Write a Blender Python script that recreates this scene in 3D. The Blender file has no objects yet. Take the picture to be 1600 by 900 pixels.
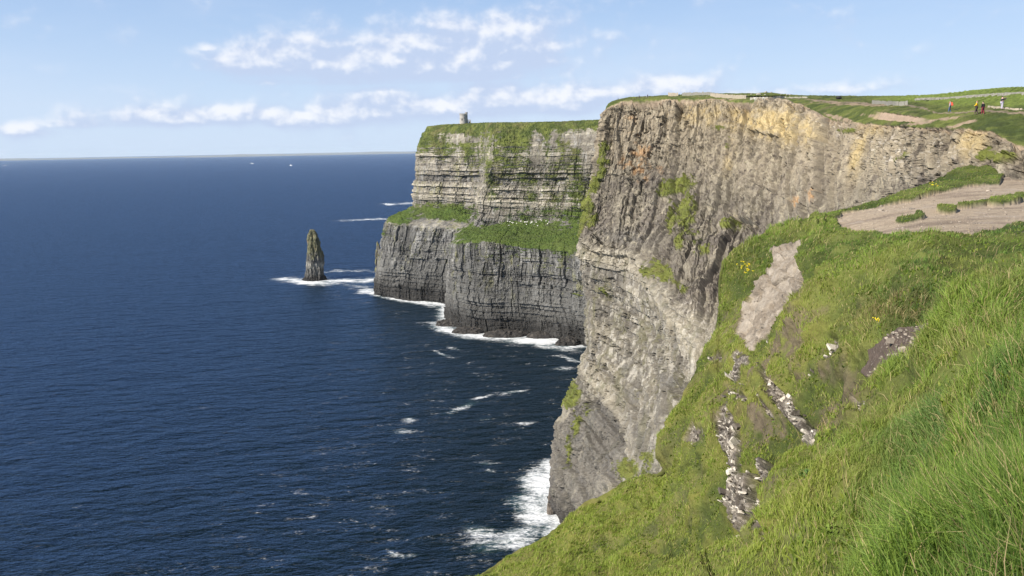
import bpy, math, random
import numpy as np
from mathutils import Vector, Matrix

# ------------------------------------------------------------------ camera
SC = bpy.context.scene
COL = SC.collection
F = 1244.0                      # focal length in photo pixels (1600 wide)
CAMZ = 175.0
PITCH = math.atan(219.0 / F)
ROLL = 0.0175
_f = np.array([0, math.cos(PITCH), -math.sin(PITCH)])
_r0 = np.array([1.0, 0, 0]); _u0 = np.array([0, math.sin(PITCH), math.cos(PITCH)])
_r = _r0 * math.cos(ROLL) - _u0 * math.sin(ROLL)
_u = _u0 * math.cos(ROLL) + _r0 * math.sin(ROLL)
CAMP = np.array([0, 0, CAMZ])
cam = bpy.data.cameras.new('camera'); co = bpy.data.objects.new('camera', cam); COL.objects.link(co)
M = Matrix(((_r[0], _u[0], -_f[0], 0), (_r[1], _u[1], -_f[1], 0), (_r[2], _u[2], -_f[2], CAMZ), (0, 0, 0, 1)))
co.matrix_world = M
cam.sensor_width = 36; cam.lens = 36 * F / 1600; cam.clip_start = 0.1; cam.clip_end = 200000
SC.camera = co
SC.view_settings.view_transform = 'Standard'; SC.view_settings.look = 'None'
SC.view_settings.exposure = 0.58; SC.view_settings.gamma = 1
SC.view_settings.use_curve_mapping = False
SC.cycles.use_denoising = True; SC.cycles.denoiser = 'OPENIMAGEDENOISE'
SC.cycles.max_bounces = 5; SC.cycles.diffuse_bounces = 3; SC.cycles.glossy_bounces = 2
SC.cycles.transmission_bounces = 2; SC.cycles.volume_bounces = 1
SC.cycles.sample_clamp_indirect = 4

SUN_DIR = np.array([-0.80, -0.42, 0.0]); SUN_EL = math.radians(38)
SUN_DIR = SUN_DIR / np.linalg.norm(SUN_DIR) * math.cos(SUN_EL); SUN_DIR[2] = math.sin(SUN_EL)
sl = bpy.data.lights.new('sun', 'SUN'); sl.energy = 5.0; sl.angle = math.radians(0.55); sl.color = (1.0, 0.93, 0.82)
so = bpy.data.objects.new('sun', sl); COL.objects.link(so)
so.rotation_euler = Vector(SUN_DIR).to_track_quat('Z', 'Y').to_euler(); so.location = (-200, -100, 400)

def P(px, py, D):
    d = _f * F + _r * (px - 800) - _u * (py - 450)
    return CAMP + d * (D / d[1])
def PZ(px, py, z):
    d = _f * F + _r * (px - 800) - _u * (py - 450)
    return CAMP + d * ((z - CAMZ) / d[2])
def PV(px, py, D):
    px = np.asarray(px, float); py = np.asarray(py, float); D = np.asarray(D, float)
    d = _f * F + _r * (px - 800)[..., None] - _u * (py - 450)[..., None]
    return CAMP + d * (D / d[..., 1])[..., None]
def proj(V):
    q = V - CAMP
    w = q @ _f
    w = np.where(np.abs(w) < 1e-3, 1e-3, w)
    return 800 + (q @ _r) / w * F, 450 - (q @ _u) / w * F, w

# ------------------------------------------------------------------ world: sky with clouds
class NT:
    def __init__(s, tree): s.t = tree; s.t.nodes.clear()
    def n(s, typ, ins=None, **kw):
        nd = s.t.nodes.new(typ)
        for k, v in kw.items(): setattr(nd, k, v)
        for k, v in (ins or {}).items():
            sock = nd.inputs[k]
            if isinstance(v, bpy.types.NodeSocket): s.t.links.new(v, sock)
            elif isinstance(v, bpy.types.Node): s.t.links.new(v.outputs[0], sock)
            else: sock.default_value = v
        return nd
    def m(s, op, a, b=None, c=None, clamp=False):
        ins = {0: a}
        if b is not None: ins[1] = b
        if c is not None: ins[2] = c
        nd = s.n('ShaderNodeMath', ins, operation=op); nd.use_clamp = clamp
        return nd.outputs[0]
    def mix(s, f, a, b, blend='MIX'):
        nd = s.t.nodes.new('ShaderNodeMix'); nd.data_type = 'RGBA'; nd.blend_type = blend
        for i, v in ((0, f), (6, a), (7, b)):
            if isinstance(v, bpy.types.NodeSocket): s.t.links.new(v, nd.inputs[i])
            elif isinstance(v, (int, float)): nd.inputs[i].default_value = v
            else: nd.inputs[i].default_value = tuple(v) + ((1,) if len(v) == 3 else ())
        return nd.outputs[2]
    def ss(s, v, lo, hi):
        nd = s.n('ShaderNodeMapRange', {0: v, 1: lo, 2: hi}, interpolation_type='SMOOTHSTEP')
        return nd.outputs[0]
    def noise(s, vec, scale, detail=5, rough=0.5, dist=0.0, out=0):
        nd = s.n('ShaderNodeTexNoise', {'Vector': vec, 'Scale': scale, 'Detail': detail, 'Roughness': rough, 'Distortion': dist})
        return nd.outputs[out]

w = bpy.data.worlds.new('World'); SC.world = w; w.use_nodes = True
t = NT(w.node_tree)
sky = t.n('ShaderNodeTexSky', sky_type='NISHITA', sun_disc=False)
sky.sun_elevation = SUN_EL; sky.sun_rotation = math.atan2(SUN_DIR[0], SUN_DIR[1])
sky.altitude = 100; sky.air_density = 1.0; sky.dust_density = 0.6; sky.ozone_density = 1.5
tc = t.n('ShaderNodeTexCoord').outputs['Generated']
sep = t.n('ShaderNodeSeparateXYZ', {0: tc})
az = t.m('ARCTAN2', sep.outputs[0], sep.outputs[1])
el = t.m('ARCSINE', sep.outputs[2])
def dir_of(px, py):
    d = _f * F + _r * (px - 800) - _u * (py - 450); d = d / np.linalg.norm(d)
    return math.atan2(d[0], d[1]), math.asin(d[2])
# cloud banks: (px, py, half width, half height, weight) measured as azimuth / elevation
CL = [(375, 90, 45, 11, .7), (440, 92, 80, 28, 1), (700, 85, 150, 45, 1), (580, 98, 120, 34, 1), (520, 100, 80, 20, 1), (600, 92, 95, 28, 1), (650, 72, 55, 26, 1), (720, 78, 90, 38, 1), (790, 62, 85, 40, 1),
      (835, 50, 45, 26, .75), (800, 24, 60, 10, .35), (560, 126, 160, 9, .5), (325, 74, 18, 8, .5), (720, 118, 120, 14, .6),
      (170, 192, 90, 9, .55), (270, 184, 110, 15, .8), (380, 180, 110, 18, .85), (480, 184, 100, 17, .85), (560, 172, 80, 24, 1), (610, 165, 50, 26, 1), (700, 165, 110, 24, 1), (790, 155, 80, 26, 1),
      (860, 165, 80, 18, .8), (960, 150, 90, 22, .8), (1040, 138, 70, 20, .9), (1120, 150, 90, 14, .6), (30, 203, 26, 12, .7), (1250, 140, 120, 10, .35)]
def cloudfield(azs, els):
    tot = None
    for (px, py, rx, ry, wt) in CL:
        a0, e0 = dir_of(px, py)
        dx = t.m('DIVIDE', t.m('SUBTRACT', azs, a0), rx / F)
        dy = t.m('DIVIDE', t.m('SUBTRACT', els, e0 - 0.25 * ry / F), ry / F)
        dy = t.m('MAXIMUM', dy, t.m('MULTIPLY', dy, -2.0))      # flat underside
        r2 = t.m('ADD', t.m('MULTIPLY', dx, dx), t.m('MULTIPLY', dy, dy))
        g = t.m('MULTIPLY', t.m('EXPONENT', t.m('MULTIPLY', r2, -0.62)), wt)
        tot = g if tot is None else t.m('MAXIMUM', tot, g)
    return tot
comb = t.n('ShaderNodeCombineXYZ', {0: az, 1: t.m('MULTIPLY', el, 1.35), 2: 0.37}).outputs[0]
n1 = t.noise(comb, 19, 8, 0.53, 0.1)
comb2 = t.n('ShaderNodeVectorMath', {0: comb, 1: (-0.006, 0.012, 0.0)}, operation='ADD').outputs[0]
n2 = t.noise(comb2, 19, 8, 0.53, 0.1)
cf = cloudfield(az, el); cfu = cloudfield(az, t.m('ADD', el, 0.008))
dens = t.m('ADD', cf, t.m('MULTIPLY', t.m('SUBTRACT', n1, 0.5), 1.35))
cov = t.ss(dens, 0.02, 0.66)
lit = t.m('ADD', t.m('MULTIPLY', t.m('SUBTRACT', n1, n2), 3.8), 0.27)
lit = t.m('ADD', lit, t.m('MULTIPLY', t.m('SUBTRACT', cf, cfu), 1.5))
lit = t.ss(lit, 0.12, 1.05)
cloudcol = t.mix(lit, (0.44, 0.52, 0.69), (0.76, 0.77, 0.81))
skyc = t.n('ShaderNodeVectorMath', {0: sky.outputs[0]}, operation='SCALE'); skyc.inputs[3].default_value = 0.085
hz = t.ss(el, 0.32, -0.02)
# thin high veil whitening the sky toward the horizon
sk2 = t.mix(t.m('MULTIPLY', t.m('ADD', t.m('MULTIPLY', hz, 0.35), 0.5), t.ss(el, 0.75, 0.28)), skyc.outputs[0], t.mix(hz, (0.27, 0.45, 0.80), (0.52, 0.64, 0.82)))
veil = t.noise(t.n('ShaderNodeCombineXYZ', {0: az, 1: t.m('MULTIPLY', el, 4.0), 2: 0.1}).outputs[0], 3.0, 5, 0.55)
sk3 = t.mix(t.m('MULTIPLY', t.ss(veil, 0.42, 0.8), 0.30), sk2, (0.56, 0.63, 0.76))
fin = t.mix(t.m('MULTIPLY', cov, 0.84), sk3, cloudcol)
bg = t.n('ShaderNodeBackground', {0: fin, 1: 0.86})
t.n('ShaderNodeOutputWorld', {0: bg})

# ------------------------------------------------------------------ numpy noise
RNG = np.random.default_rng(7)
TAB = RNG.random((64, 64, 64)).astype(np.float32)
JT = RNG.random((32, 32, 32, 4)).astype(np.float32)
def vn(x, y, z):
    x = np.asarray(x, np.float32); y = np.asarray(y, np.float32); z = np.asarray(z, np.float32)
    x, y, z = np.broadcast_arrays(x, y, z)
    xi = np.floor(x).astype(np.int32); yi = np.floor(y).astype(np.int32); zi = np.floor(z).astype(np.int32)
    fx = x - xi; fy = y - yi; fz = z - zi
    fx = fx * fx * (3 - 2 * fx); fy = fy * fy * (3 - 2 * fy); fz = fz * fz * (3 - 2 * fz)
    x0 = xi & 63; x1 = (xi + 1) & 63; y0 = yi & 63; y1 = (yi + 1) & 63; z0 = zi & 63; z1 = (zi + 1) & 63
    a = TAB[x0, y0, z0] * (1 - fx) + TAB[x1, y0, z0] * fx
    b = TAB[x0, y1, z0] * (1 - fx) + TAB[x1, y1, z0] * fx
    c = TAB[x0, y0, z1] * (1 - fx) + TAB[x1, y0, z1] * fx
    d = TAB[x0, y1, z1] * (1 - fx) + TAB[x1, y1, z1] * fx
    a = a * (1 - fy) + b * fy; c = c * (1 - fy) + d * fy
    return (a * (1 - fz) + c * fz) * 2 - 1
def fbm(x, y, z, o=5, g=0.5, ridged=False):
    s = 0; a = 1.0; tt = 0
    for i in range(o):
        v = vn(x + 13.7 * i, y + 7.3 * i, z + 3.1 * i)
        if ridged: v = 1 - 2 * np.abs(v)
        s = s + a * v; tt += a; a *= g
        x = x * 2.03; y = y * 2.03; z = z * 2.03
    return s / tt
def worley(x, y, z):
    """F1, F2-F1, cell random"""
    x = np.asarray(x, np.float32); y = np.asarray(y, np.float32); z = np.asarray(z, np.float32)
    xi = np.floor(x).astype(np.int32); yi = np.floor(y).astype(np.int32); zi = np.floor(z).astype(np.int32)
    f1 = np.full(x.shape, 9.0, np.float32); f2 = f1.copy(); cid = np.zeros(x.shape, np.float32)
    for dx in (-1, 0, 1):
        for dy in (-1, 0, 1):
            for dz in (-1, 0, 1):
                cx = xi + dx; cy = yi + dy; cz = zi + dz
                j = JT[cx & 31, cy & 31, cz & 31]
                d = (cx + j[..., 0] - x) ** 2 + (cy + j[..., 1] - y) ** 2 + (cz + j[..., 2] - z) ** 2
                nearer = d < f1
                f2 = np.where(nearer, f1, np.minimum(f2, d))
                cid = np.where(nearer, j[..., 3], cid)
                f1 = np.minimum(f1, d)
    return np.sqrt(f1), np.sqrt(f2) - np.sqrt(f1), cid
def sst(a, lo, hi):
    v = np.clip((a - lo) / (hi - lo), 0, 1); return v * v * (3 - 2 * v)
def mixc(a, b, f): return a * (1 - f[..., None]) + np.asarray(b, np.float32) * f[..., None]

# ------------------------------------------------------------------ mesh helpers
def pchip(t, Y, tq):
    """monotone cubic along axis 0; Y (n,...)"""
    t = np.asarray(t, float); Y = np.asarray(Y, float); n = len(t)
    h = np.diff(t); hs = h.reshape((-1,) + (1,) * (Y.ndim - 1))
    dl = np.diff(Y, axis=0) / hs
    d = np.zeros_like(Y)
    if n > 2:
        w1 = 2 * hs[1:] + hs[:-1]; w2 = hs[1:] + 2 * hs[:-1]
        ok = dl[1:] * dl[:-1] > 0
        with np.errstate(divide='ignore', invalid='ignore'):
            hm = (w1 + w2) / (w1 / dl[:-1] + w2 / dl[1:])
        d[1:-1] = np.where(ok, hm, 0)
    d[0] = dl[0]; d[-1] = dl[-1]
    k = np.clip(np.searchsorted(t, tq, side='right') - 1, 0, n - 2)
    s = ((tq - t[k]) / h[k]).reshape((-1,) + (1,) * (Y.ndim - 1)); hk = hs[k]
    return ((1 + 2 * s) * (1 - s) ** 2 * Y[k] + s * (1 - s) ** 2 * hk * d[k]
            + s * s * (3 - 2 * s) * Y[k + 1] + s * s * (s - 1) * hk * d[k + 1])
def grid_from(ctrl, m, n, rw=None, cw=None):
    """ctrl (R,C,k) control grid -> (m,n,k); rw / cw: weights (length) given to each interval"""
    R, C, K = ctrl.shape
    tr = np.concatenate([[0], np.cumsum(rw if rw is not None else np.ones(R - 1))])
    tcx = np.concatenate([[0], np.cumsum(cw if cw is not None else np.ones(C - 1))])
    G = pchip(tr, ctrl, np.linspace(0, tr[-1], m))
    G = pchip(tcx, np.swapaxes(G, 0, 1), np.linspace(0, tcx[-1], n))
    return np.swapaxes(G, 0, 1)
def normals(V):
    du = np.gradient(V, axis=1); dv = np.gradient(V, axis=0)
    N = np.cross(du, dv); N /= np.linalg.norm(N, axis=2, keepdims=True) + 1e-9
    return N
def put_attr(me, name, arr):
    arr = np.asarray(arr, np.float32)
    if arr.ndim == 1:
        a = me.attributes.new(name, 'FLOAT', 'POINT'); a.data.foreach_set('value', arr)
    else:
        a = me.attributes.new(name, 'FLOAT_COLOR', 'POINT')
        full = np.ones((len(arr), 4), np.float32); full[:, :3] = arr
        a.data.foreach_set('color', full.ravel())
def raw_mesh(name, verts, faces, mat, nper=4, smooth=True, attrs=None, parent=None, link=True):
    me = bpy.data.meshes.new(name)
    verts = np.asarray(verts, np.float32).reshape(-1, 3); faces = np.asarray(faces, np.int32)
    me.vertices.add(len(verts)); me.vertices.foreach_set('co', verts.ravel())
    me.loops.add(faces.size); me.loops.foreach_set('vertex_index', faces.ravel())
    nf = faces.size // nper
    me.polygons.add(nf); me.polygons.foreach_set('loop_start', np.arange(nf, dtype=np.int32) * nper)
    me.polygons.foreach_set('use_smooth', np.full(nf, smooth))
    me.update(calc_edges=True)
    for k, v in (attrs or {}).items(): put_attr(me, k, v)
    if mat: me.materials.append(mat)
    o = bpy.data.objects.new(name, me)
    if link: COL.objects.link(o)
    if parent: o.parent = parent
    return o
def grid_mesh(name, V, mat, attrs=None, smooth=True, flip=False, parent=None, wrap=False):
    m, n = V.shape[:2]
    idx = np.arange(m * n).reshape(m, n)
    if wrap: idx = np.concatenate([idx, idx[:, :1]], axis=1)
    a, b, c, d = idx[:-1, :-1], idx[:-1, 1:], idx[1:, 1:], idx[1:, :-1]
    f = np.stack([a, b, c, d] if not flip else [d, c, b, a], axis=-1).reshape(-1, 4)
    at = {k: v.reshape((m * n,) + v.shape[2:]) for k, v in (attrs or {}).items()}
    return raw_mesh(name, V, f, mat, 4, smooth, at, parent)
def tag(o, label=None, cat=None, group=None, kind=None):
    if label: o['label'] = label
    if cat: o['category'] = cat
    if group: o['group'] = group
    if kind: o['kind'] = kind
    return o
def blob(px, py, items):
    """sum of soft ellipses (px,py,rx,ry,angle_deg,weight) -> max"""
    out = np.zeros(px.shape, np.float32)
    for (cx, cy, rx, ry, an, wt) in items:
        a = math.radians(an); dx = px - cx; dy = py - cy
        u = (dx * math.cos(a) + dy * math.sin(a)) / rx; v = (-dx * math.sin(a) + dy * math.cos(a)) / ry
        out = np.maximum(out, wt * np.exp(-(u * u + v * v) * 0.9))
    return out
def inpoly(px, py, poly):
    c = np.zeros(px.shape, bool); n = len(poly)
    for i in range(n):
        x0, y0 = poly[i]; x1, y1 = poly[(i + 1) % n]
        cond = ((y0 > py) != (y1 > py)) & (px < (x1 - x0) * (py - y0) / ((y1 - y0) or 1e-9) + x0)
        c ^= cond
    return c

# ------------------------------------------------------------------ materials
def mat_ground(name, bump=0.3, scale=1.0, rough=0.95, varr=0.35, dist=0.05):
    m = bpy.data.materials.new(name); m.use_nodes = True; t = NT(m.node_tree)
    g = t.n('ShaderNodeNewGeometry').outputs['Position']
    col = t.n('ShaderNodeAttribute', attribute_name='col').outputs['Color']
    n1 = t.noise(g, 0.9 * scale, 8, 0.65); n2 = t.noise(g, 5.0 * scale, 6, 0.7)
    f = t.m('ADD', t.m('MULTIPLY', t.m('SUBTRACT', n1, 0.5), varr * 2), t.m('MULTIPLY', t.m('SUBTRACT', n2, 0.5), varr * 2))
    f = t.m('MULTIPLY', t.m('ADD', f, 1.0), 0.87)
    c = t.n('ShaderNodeVectorMath', {0: col, 3: f}, operation='SCALE').outputs[0]
    bp = t.n('ShaderNodeBump', {'Height': t.m('ADD', n1, t.m('MULTIPLY', n2, 0.4)), 'Strength': bump, 'Distance': dist * 10 / scale})
    b = t.n('ShaderNodeBsdfPrincipled', {'Base Color': c, 'Roughness': rough, 'Normal': bp, 'Specular IOR Level': 0.15})
    t.n('ShaderNodeOutputMaterial', {0: b}); return m
def mat_plain(name, colr, rough=0.85, var=0.15, scale=8):
    m = bpy.data.materials.new(name); m.use_nodes = True; t = NT(m.node_tree)
    tcn = t.n('ShaderNodeTexCoord').outputs['Object']
    n1 = t.noise(tcn, scale, 4, 0.6)
    c = t.mix(n1, [v * (1 - var) for v in colr], [min(1, v * (1 + var)) for v in colr])
    b = t.n('ShaderNodeBsdfPrincipled', {'Base Color': c, 'Roughness': rough, 'Specular IOR Level': 0.3})
    t.n('ShaderNodeOutputMaterial', {0: b}); return m
def mat_grass(name):
    m = bpy.data.materials.new(name); m.use_nodes = True; t = NT(m.node_tree)
    col = t.n('ShaderNodeAttribute', attribute_name='col').outputs['Color']
    d = t.n('ShaderNodeBsdfPrincipled', {'Base Color': col, 'Roughness': 0.6, 'Specular IOR Level': 0.25})
    tr = t.n('ShaderNodeBsdfTranslucent', {0: t.mix(1.0, col, (1.1, 1.15, 0.6), 'MULTIPLY')})
    mx = t.n('ShaderNodeMixShader', {0: 0.35, 1: d.outputs[0], 2: tr.outputs[0]})
    t.n('ShaderNodeOutputMaterial', {0: mx}); return m
M_CLIFF = mat_ground('cliff_rock', 0.8, 0.35, varr=0.75)
M_CLIFFN = mat_ground('cliff_rock_near', 0.8, 0.7, varr=0.6)
M_TURF = mat_ground('turf', 0.5, 3.0)
M_GRASS = mat_grass('grass_blade')

GREEN_D = np.array([0.068, 0.090, 0.026]); GREEN_L = np.array([0.150, 0.172, 0.046]); GREEN_Y = np.array([0.22, 0.22, 0.06])

# ------------------------------------------------------------------ rock relief shared by the cliffs
RT = RNG.random(997)
def arclen(V, row):
    p = V[row]; L = np.concatenate([[0], np.cumsum(np.linalg.norm(np.diff(p, axis=0), axis=1))])
    return np.repeat(L[None], V.shape[0], 0)
def relief(V, N, S, amp=1.0, blocks=1.0, strata=1.0, ribs=1.0, dip=(0, 0), sc=1.0, cracks=1.0):
    x, y, z = V[..., 0], V[..., 1], V[..., 2]
    wob = fbm(x / 30, y / 30, z / 30, 3) * 2.5
    q = z + dip[0] * x + dip[1] * y + wob * 0.35
    d = ribs * 3.6 * fbm(x / (24 * sc), y / (24 * sc), z / (110 * sc), 3)
    d = d + ribs * 1.0 * fbm(x / (8 * sc), y / (8 * sc), z / (45 * sc), 4, 0.5, True)
    # slabs bounded by vertical joints, laid out along the wall (S = metres along the wall)
    def slabs(sp, lay, seed, wd):
        zq = (q + 3 * vn(S / 40, seed, 0.5)) / lay; k = np.floor(zq)
        ss_ = S / sp + 0.35 * vn(z / (lay * 0.8), seed, k * 0.37) + RT[(k.astype(int) * 17 + seed) % 997] * 9
        c = np.floor(ss_); fr = ss_ - c
        jit = RT[(c.astype(int) * 31 + k.astype(int) * 57 + seed) % 997]
        jn = RT[((c.astype(int) + 1) * 31 + k.astype(int) * 57 + seed) % 997]
        e = 0.25 + 0.5 * jit                       # position of the joint inside the cell
        val = np.where(fr < e, jit, jn)
        dd = np.abs(fr - e) * sp
        deep = RT[(c.astype(int) * 13 + k.astype(int) * 7 + seed) % 997]
        w_ = wd * (0.4 + 1.2 * deep) * (0.6 + 0.6 * vn(z / 5, c * 1.3, seed + .5))
        return val - 0.5, (1 - sst(dd, 0, np.maximum(w_, 0.05))) * deep
    v1, c1 = slabs(17 * sc, 48 * sc, 3, 0.9); v2, c2 = slabs(6.5 * sc, 17 * sc, 11, 0.55); v3, c3 = slabs(2.8 * sc, 6 * sc, 23, 0.3)
    d = d + ribs * (3.4 * v1 + 2.0 * v2 + 0.8 * v3)
    d = d - cracks * (3.2 * c1 + 1.8 * c2 + 0.6 * c3)
    # beds: hard bands stand proud, soft ones are cut back
    bed = np.tanh(3.5 * vn(q / 6.5, 0.5, 0.5)) * 0.9 + 0.7 * np.tanh(3.5 * vn(q / 2.3, 3.5, 0.5)) + 0.35 * np.tanh(4 * vn(q / 1.0, 7.5, .5))
    bed = bed / 1.3 * (0.55 + 0.75 * vn(x / 14, y / 14, q / 2.5)) + 0.35 * vn(x / 6, y / 6, q / 1.2)
    mod = 0.35 + 0.65 * sst(fbm(x / 25, y / 25, z / 25, 3), -0.25, 0.3)
    # sharp-edged courses, each set back by its own amount; edges broken by joints
    def course(th, seed):
        k = (q + 0.25 * th * vn(S / (th * 3), seed, .5)) / th + 0.35 * vn(q / (th * 4), seed + .5, .5)
        ki = np.floor(k).astype(int); r_ = RT[(ki * 29 + seed) % 997]
        seg = np.floor(S / (th * 2.6) + 7 * RT[(ki * 11 + seed) % 997]).astype(int)
        return np.clip(r_ + 0.45 * (RT[(seg * 41 + ki * 19 + seed) % 997] - .5), 0, 1)
    rA = course(7.5 * sc, 5); rB = course(2.7 * sc, 13)
    d = d - strata * mod * (1.9 * rA + 1.1 * rB) + strata * 1.1
    bed = 0.45 * bed + 1.1 * (0.5 - rA) + 0.9 * (0.5 - rB)
    d = d + strata * 1.0 * bed * mod
    bm = 0.3 + 0.9 * sst(fbm(x / 16 + 30, y / 16, z / 16, 3), -0.2, 0.35)
    f1, f21b, cid2 = worley(x / (2.6 * sc), y / (2.6 * sc), q / (3.2 * sc))
    d = d + blocks * bm * (1.1 * (cid2 - 0.5) - 0.5 * (1 - sst(f21b, 0, 0.10)))
    f1, f21c, cid3 = worley(x / (1.1 * sc), y / (1.1 * sc), q / (1.3 * sc))
    d = d + blocks * bm * 0.4 * (cid3 - 0.5)
    d = d + 0.55 * fbm(x / 2.6, y / 2.6, z / 2.6, 4, 0.6)
    cid = 0.5 + 0.5 * v1 + 0.5 * v2
    return V + N * (d * np.asarray(amp))[..., None], bed, cid, f21b

def surf(k, rows):   # helper: rows of (px,py,D) or world xyz tagged 'w'
    out = []
    for r in rows:
        rr = []
        for c in r:
            if c[0] == 'w': rr.append(np.array(c[1:4], float))
            elif c[0] == 'z': rr.append(PZ(c[1], c[2], c[3]))
            else: rr.append(P(*c))
        out.append(rr)
    return np.array(out)

# ================================================================== FAR HEADLAND
def far_headland():
    wl = [PZ(586, 457, 0), PZ(630, 468, 0), PZ(697, 476, 0), PZ(699, 504, 0), PZ(760, 520, 0), PZ(840, 524, 0), PZ(906, 538, 0), PZ(975, 560, 0)]
    Dw = [p[1] for p in wl]
    lf = [(603, 346), (650, 356), (716, 363), (706, 381), (760, 379), (830, 389), (897, 395), (965, 402)]
    Dl = [Dw[0] + 6, Dw[1] + 6, Dw[2] + 4, Dw[3] + 6, Dw[4] + 6, Dw[5] + 6, Dw[6] + 6, Dw[7] + 6]
    lb = [(645, 319), (692, 324), (742, 343), (742, 352), (790, 347), (850, 343), (905, 345), (965, 345)]
    Db = [Dw[0] + 45, Dw[1] + 42, Dw[2] + 30, 868, 850, 832, 808, 790]
    gt = [(652, 236), (705, 240), (752, 250), (765, 256), (815, 252), (868, 246), (922, 236), (972, 232)]
    Dg = [Db[i] + (10 if i < 3 else 12) for i in range(8)]
    tp = [(668, 199), (705, 195), (752, 193), (770, 192.5), (820, 192), (875, 191), (928, 188.5), (985, 187)]
    Dt = [Dg[i] + 30 for i in range(8)]
    rows = []
    def mk(pts, D): return [P(a, b, d) for (a, b), d in zip(pts, D)]
    L = mk(lf, Dl); B = mk(lb, Db); G = mk(gt, Dg); T = mk(tp, Dt)
    W0 = [p.copy() for p in wl]
    for p in W0: p[2] = -6
    PL1 = [p + np.array([0, 60, 1.0]) for p in T]; PL2 = [p + np.array([60, 900, -3.0]) for p in T]
    MID = [0.5 * (a + b) for a, b in zip(wl, L)]
    rows = [W0, wl, MID, L, B, [0.5 * (a + b) + np.array([0, 2, 0]) for a, b in zip(B, G)], G, T, PL1, PL2]
    # hidden western return and eastern closure
    out = []
    for r in rows:
        west2 = r[0] + np.array([70, 420, 0]); west = r[0] + np.array([14, 90, 0])
        east = r[-1] + np.array([160, -60, 0])
        out.append([west2, west] + list(r) + [east])
    C = np.array(out)
    rw = [0.1, 1.2, 1.2, 0.75, 0.9, 0.9, 0.9, 0.12, 0.2]
    cw = [.25, .25, .8, 1, .5, 1, 1.1, 1, .8, .3]
    V = grid_from(C, 640, 900, rw, cw)
    # grass weights per control node
    g = np.zeros(C.shape[:2])
    g[4, :] = 0.45; g[3, :] = 0.15; g[3, 5:] = 0.42; g[6, :] = 0.72; g[7, :] = 1; g[8:, :] = 1; g[5, :] = 0.0; g[5, 6:9] = 0.2; g[2, :] = -0.1; g[:2, :] = -.6
    gw = grid_from(g[..., None], 640, 900, rw, cw)[..., 0]
    N = normals(V)
    rowt = np.linspace(0, sum(rw), 640)
    flat = sst(rowt, sum(rw[:7]) - 0.3, sum(rw[:8]) - 0.1)[:, None] * np.ones((1, 900))
    upz = sst(V[..., 2], 92, 104)
    rt0 = np.cumsum([0] + rw)
    gs = np.maximum(sst(rowt, rt0[6] - .25, rt0[6] + .05), sst(rowt, rt0[3] - .05, rt0[3] + .12) * (1 - sst(rowt, rt0[4] - .15, rt0[4] + .1)))[:, None]
    Vd, bed, cid, f21 = relief(V, N, arclen(V, 200), 1.0 - gs * np.where(rowt[:, None] < rt0[5], 0.88, 0.6), 0.8, 1.0 + 0.75 * upz, 0.8 - 0.3 * upz, cracks=1.2 - 0.75 * upz)
    cw_ = (1 - flat)[..., None]
    V0 = V + N * (0.6 * fbm(V[..., 0] / 8, V[..., 1] / 8, V[..., 2] / 8, 4))[..., None]
    V = Vd * cw_ + V0 * (1 - cw_)
    x, y, z = V[..., 0], V[..., 1], V[..., 2]
    px, py, _ = proj(V)
    Nd = normals(V)
    lushz = sst(z, 84, 90) * (1 - sst(z, 104, 112))
    # albedo
    n1 = fbm(x / 12, y / 12, z / 12, 5, 0.6); n2 = fbm(x / 3, y / 3, z / 3, 4, 0.6)
    up = sst(z, 92, 104)
    base = mixc(np.zeros(V.shape, np.float32) + np.array([0.150, 0.147, 0.138], np.float32), (0.235, 0.212, 0.175), up)
    base = mixc(base, (0.44, 0.40, 0.32), sst(bed + 0.5 * n2, 0.1, 0.9) * (0.25 + 0.55 * up) * sst(z, 45, 90))
    base = mixc(base, (0.12, 0.115, 0.11), sst(-bed + n1, 0.2, 0.9) * 0.75)
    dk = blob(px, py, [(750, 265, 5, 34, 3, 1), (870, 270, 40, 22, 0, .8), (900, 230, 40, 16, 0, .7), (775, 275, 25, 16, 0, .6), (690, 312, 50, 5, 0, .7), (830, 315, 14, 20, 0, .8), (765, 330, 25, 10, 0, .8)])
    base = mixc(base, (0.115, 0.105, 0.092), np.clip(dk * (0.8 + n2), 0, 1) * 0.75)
    band = np.exp(-((z - 88 - 4 * n1) / 4.5) ** 2)     # pale bed under the ledge
    base = mixc(base, (0.40, 0.36, 0.28), band * sst(n2, -.4, .3) * 0.55)
    base = mixc(base, (0.25, 0.24, 0.10), sst(fbm(x / 5 + 9, y / 5, z / 18, 4, 0.6), 0.12, 0.5) * 0.55 * sst(z, 20, 60))   # lichen
    base = mixc(base, (0.34, 0.33, 0.31), sst(fbm(x / 2.5 + 40, y / 2.5, z / 14, 4, 0.6), 0.08, 0.42) * 0.6 * sst(z, 28, 60))   # guano streaks
    base = mixc(base, (0.042, 0.040, 0.038), (1 - sst(z + 5 * n1, 8, 30)) * 0.92)
    base = base * (0.62 + 0.75 * (cid[..., None]))
    gm = gw - 0.05 + 0.50 * n1 + 0.30 * n2 + 0.45 * (Nd[..., 2] - 0.35) - 0.25 * sst(bed, 0, .8) * upz * (1 - gs)
    gm = gm + 0.7 * blob(px, py, [(860, 305, 40, 25, 0, .6), (830, 300, 18, 30, 0, .8), (770, 300, 14, 25, 0, .8), (905, 300, 25, 40, 0, .9), (820, 368, 80, 15, 8, 1.3), (700, 330, 42, 10, 0, 1.3), (626, 338, 26, 16, 0, 1.0), (600, 362, 8, 8, 0, .9),
                                  (648, 398, 10, 8, 0, .5), (900, 460, 14, 8, 0, .6)])
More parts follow.
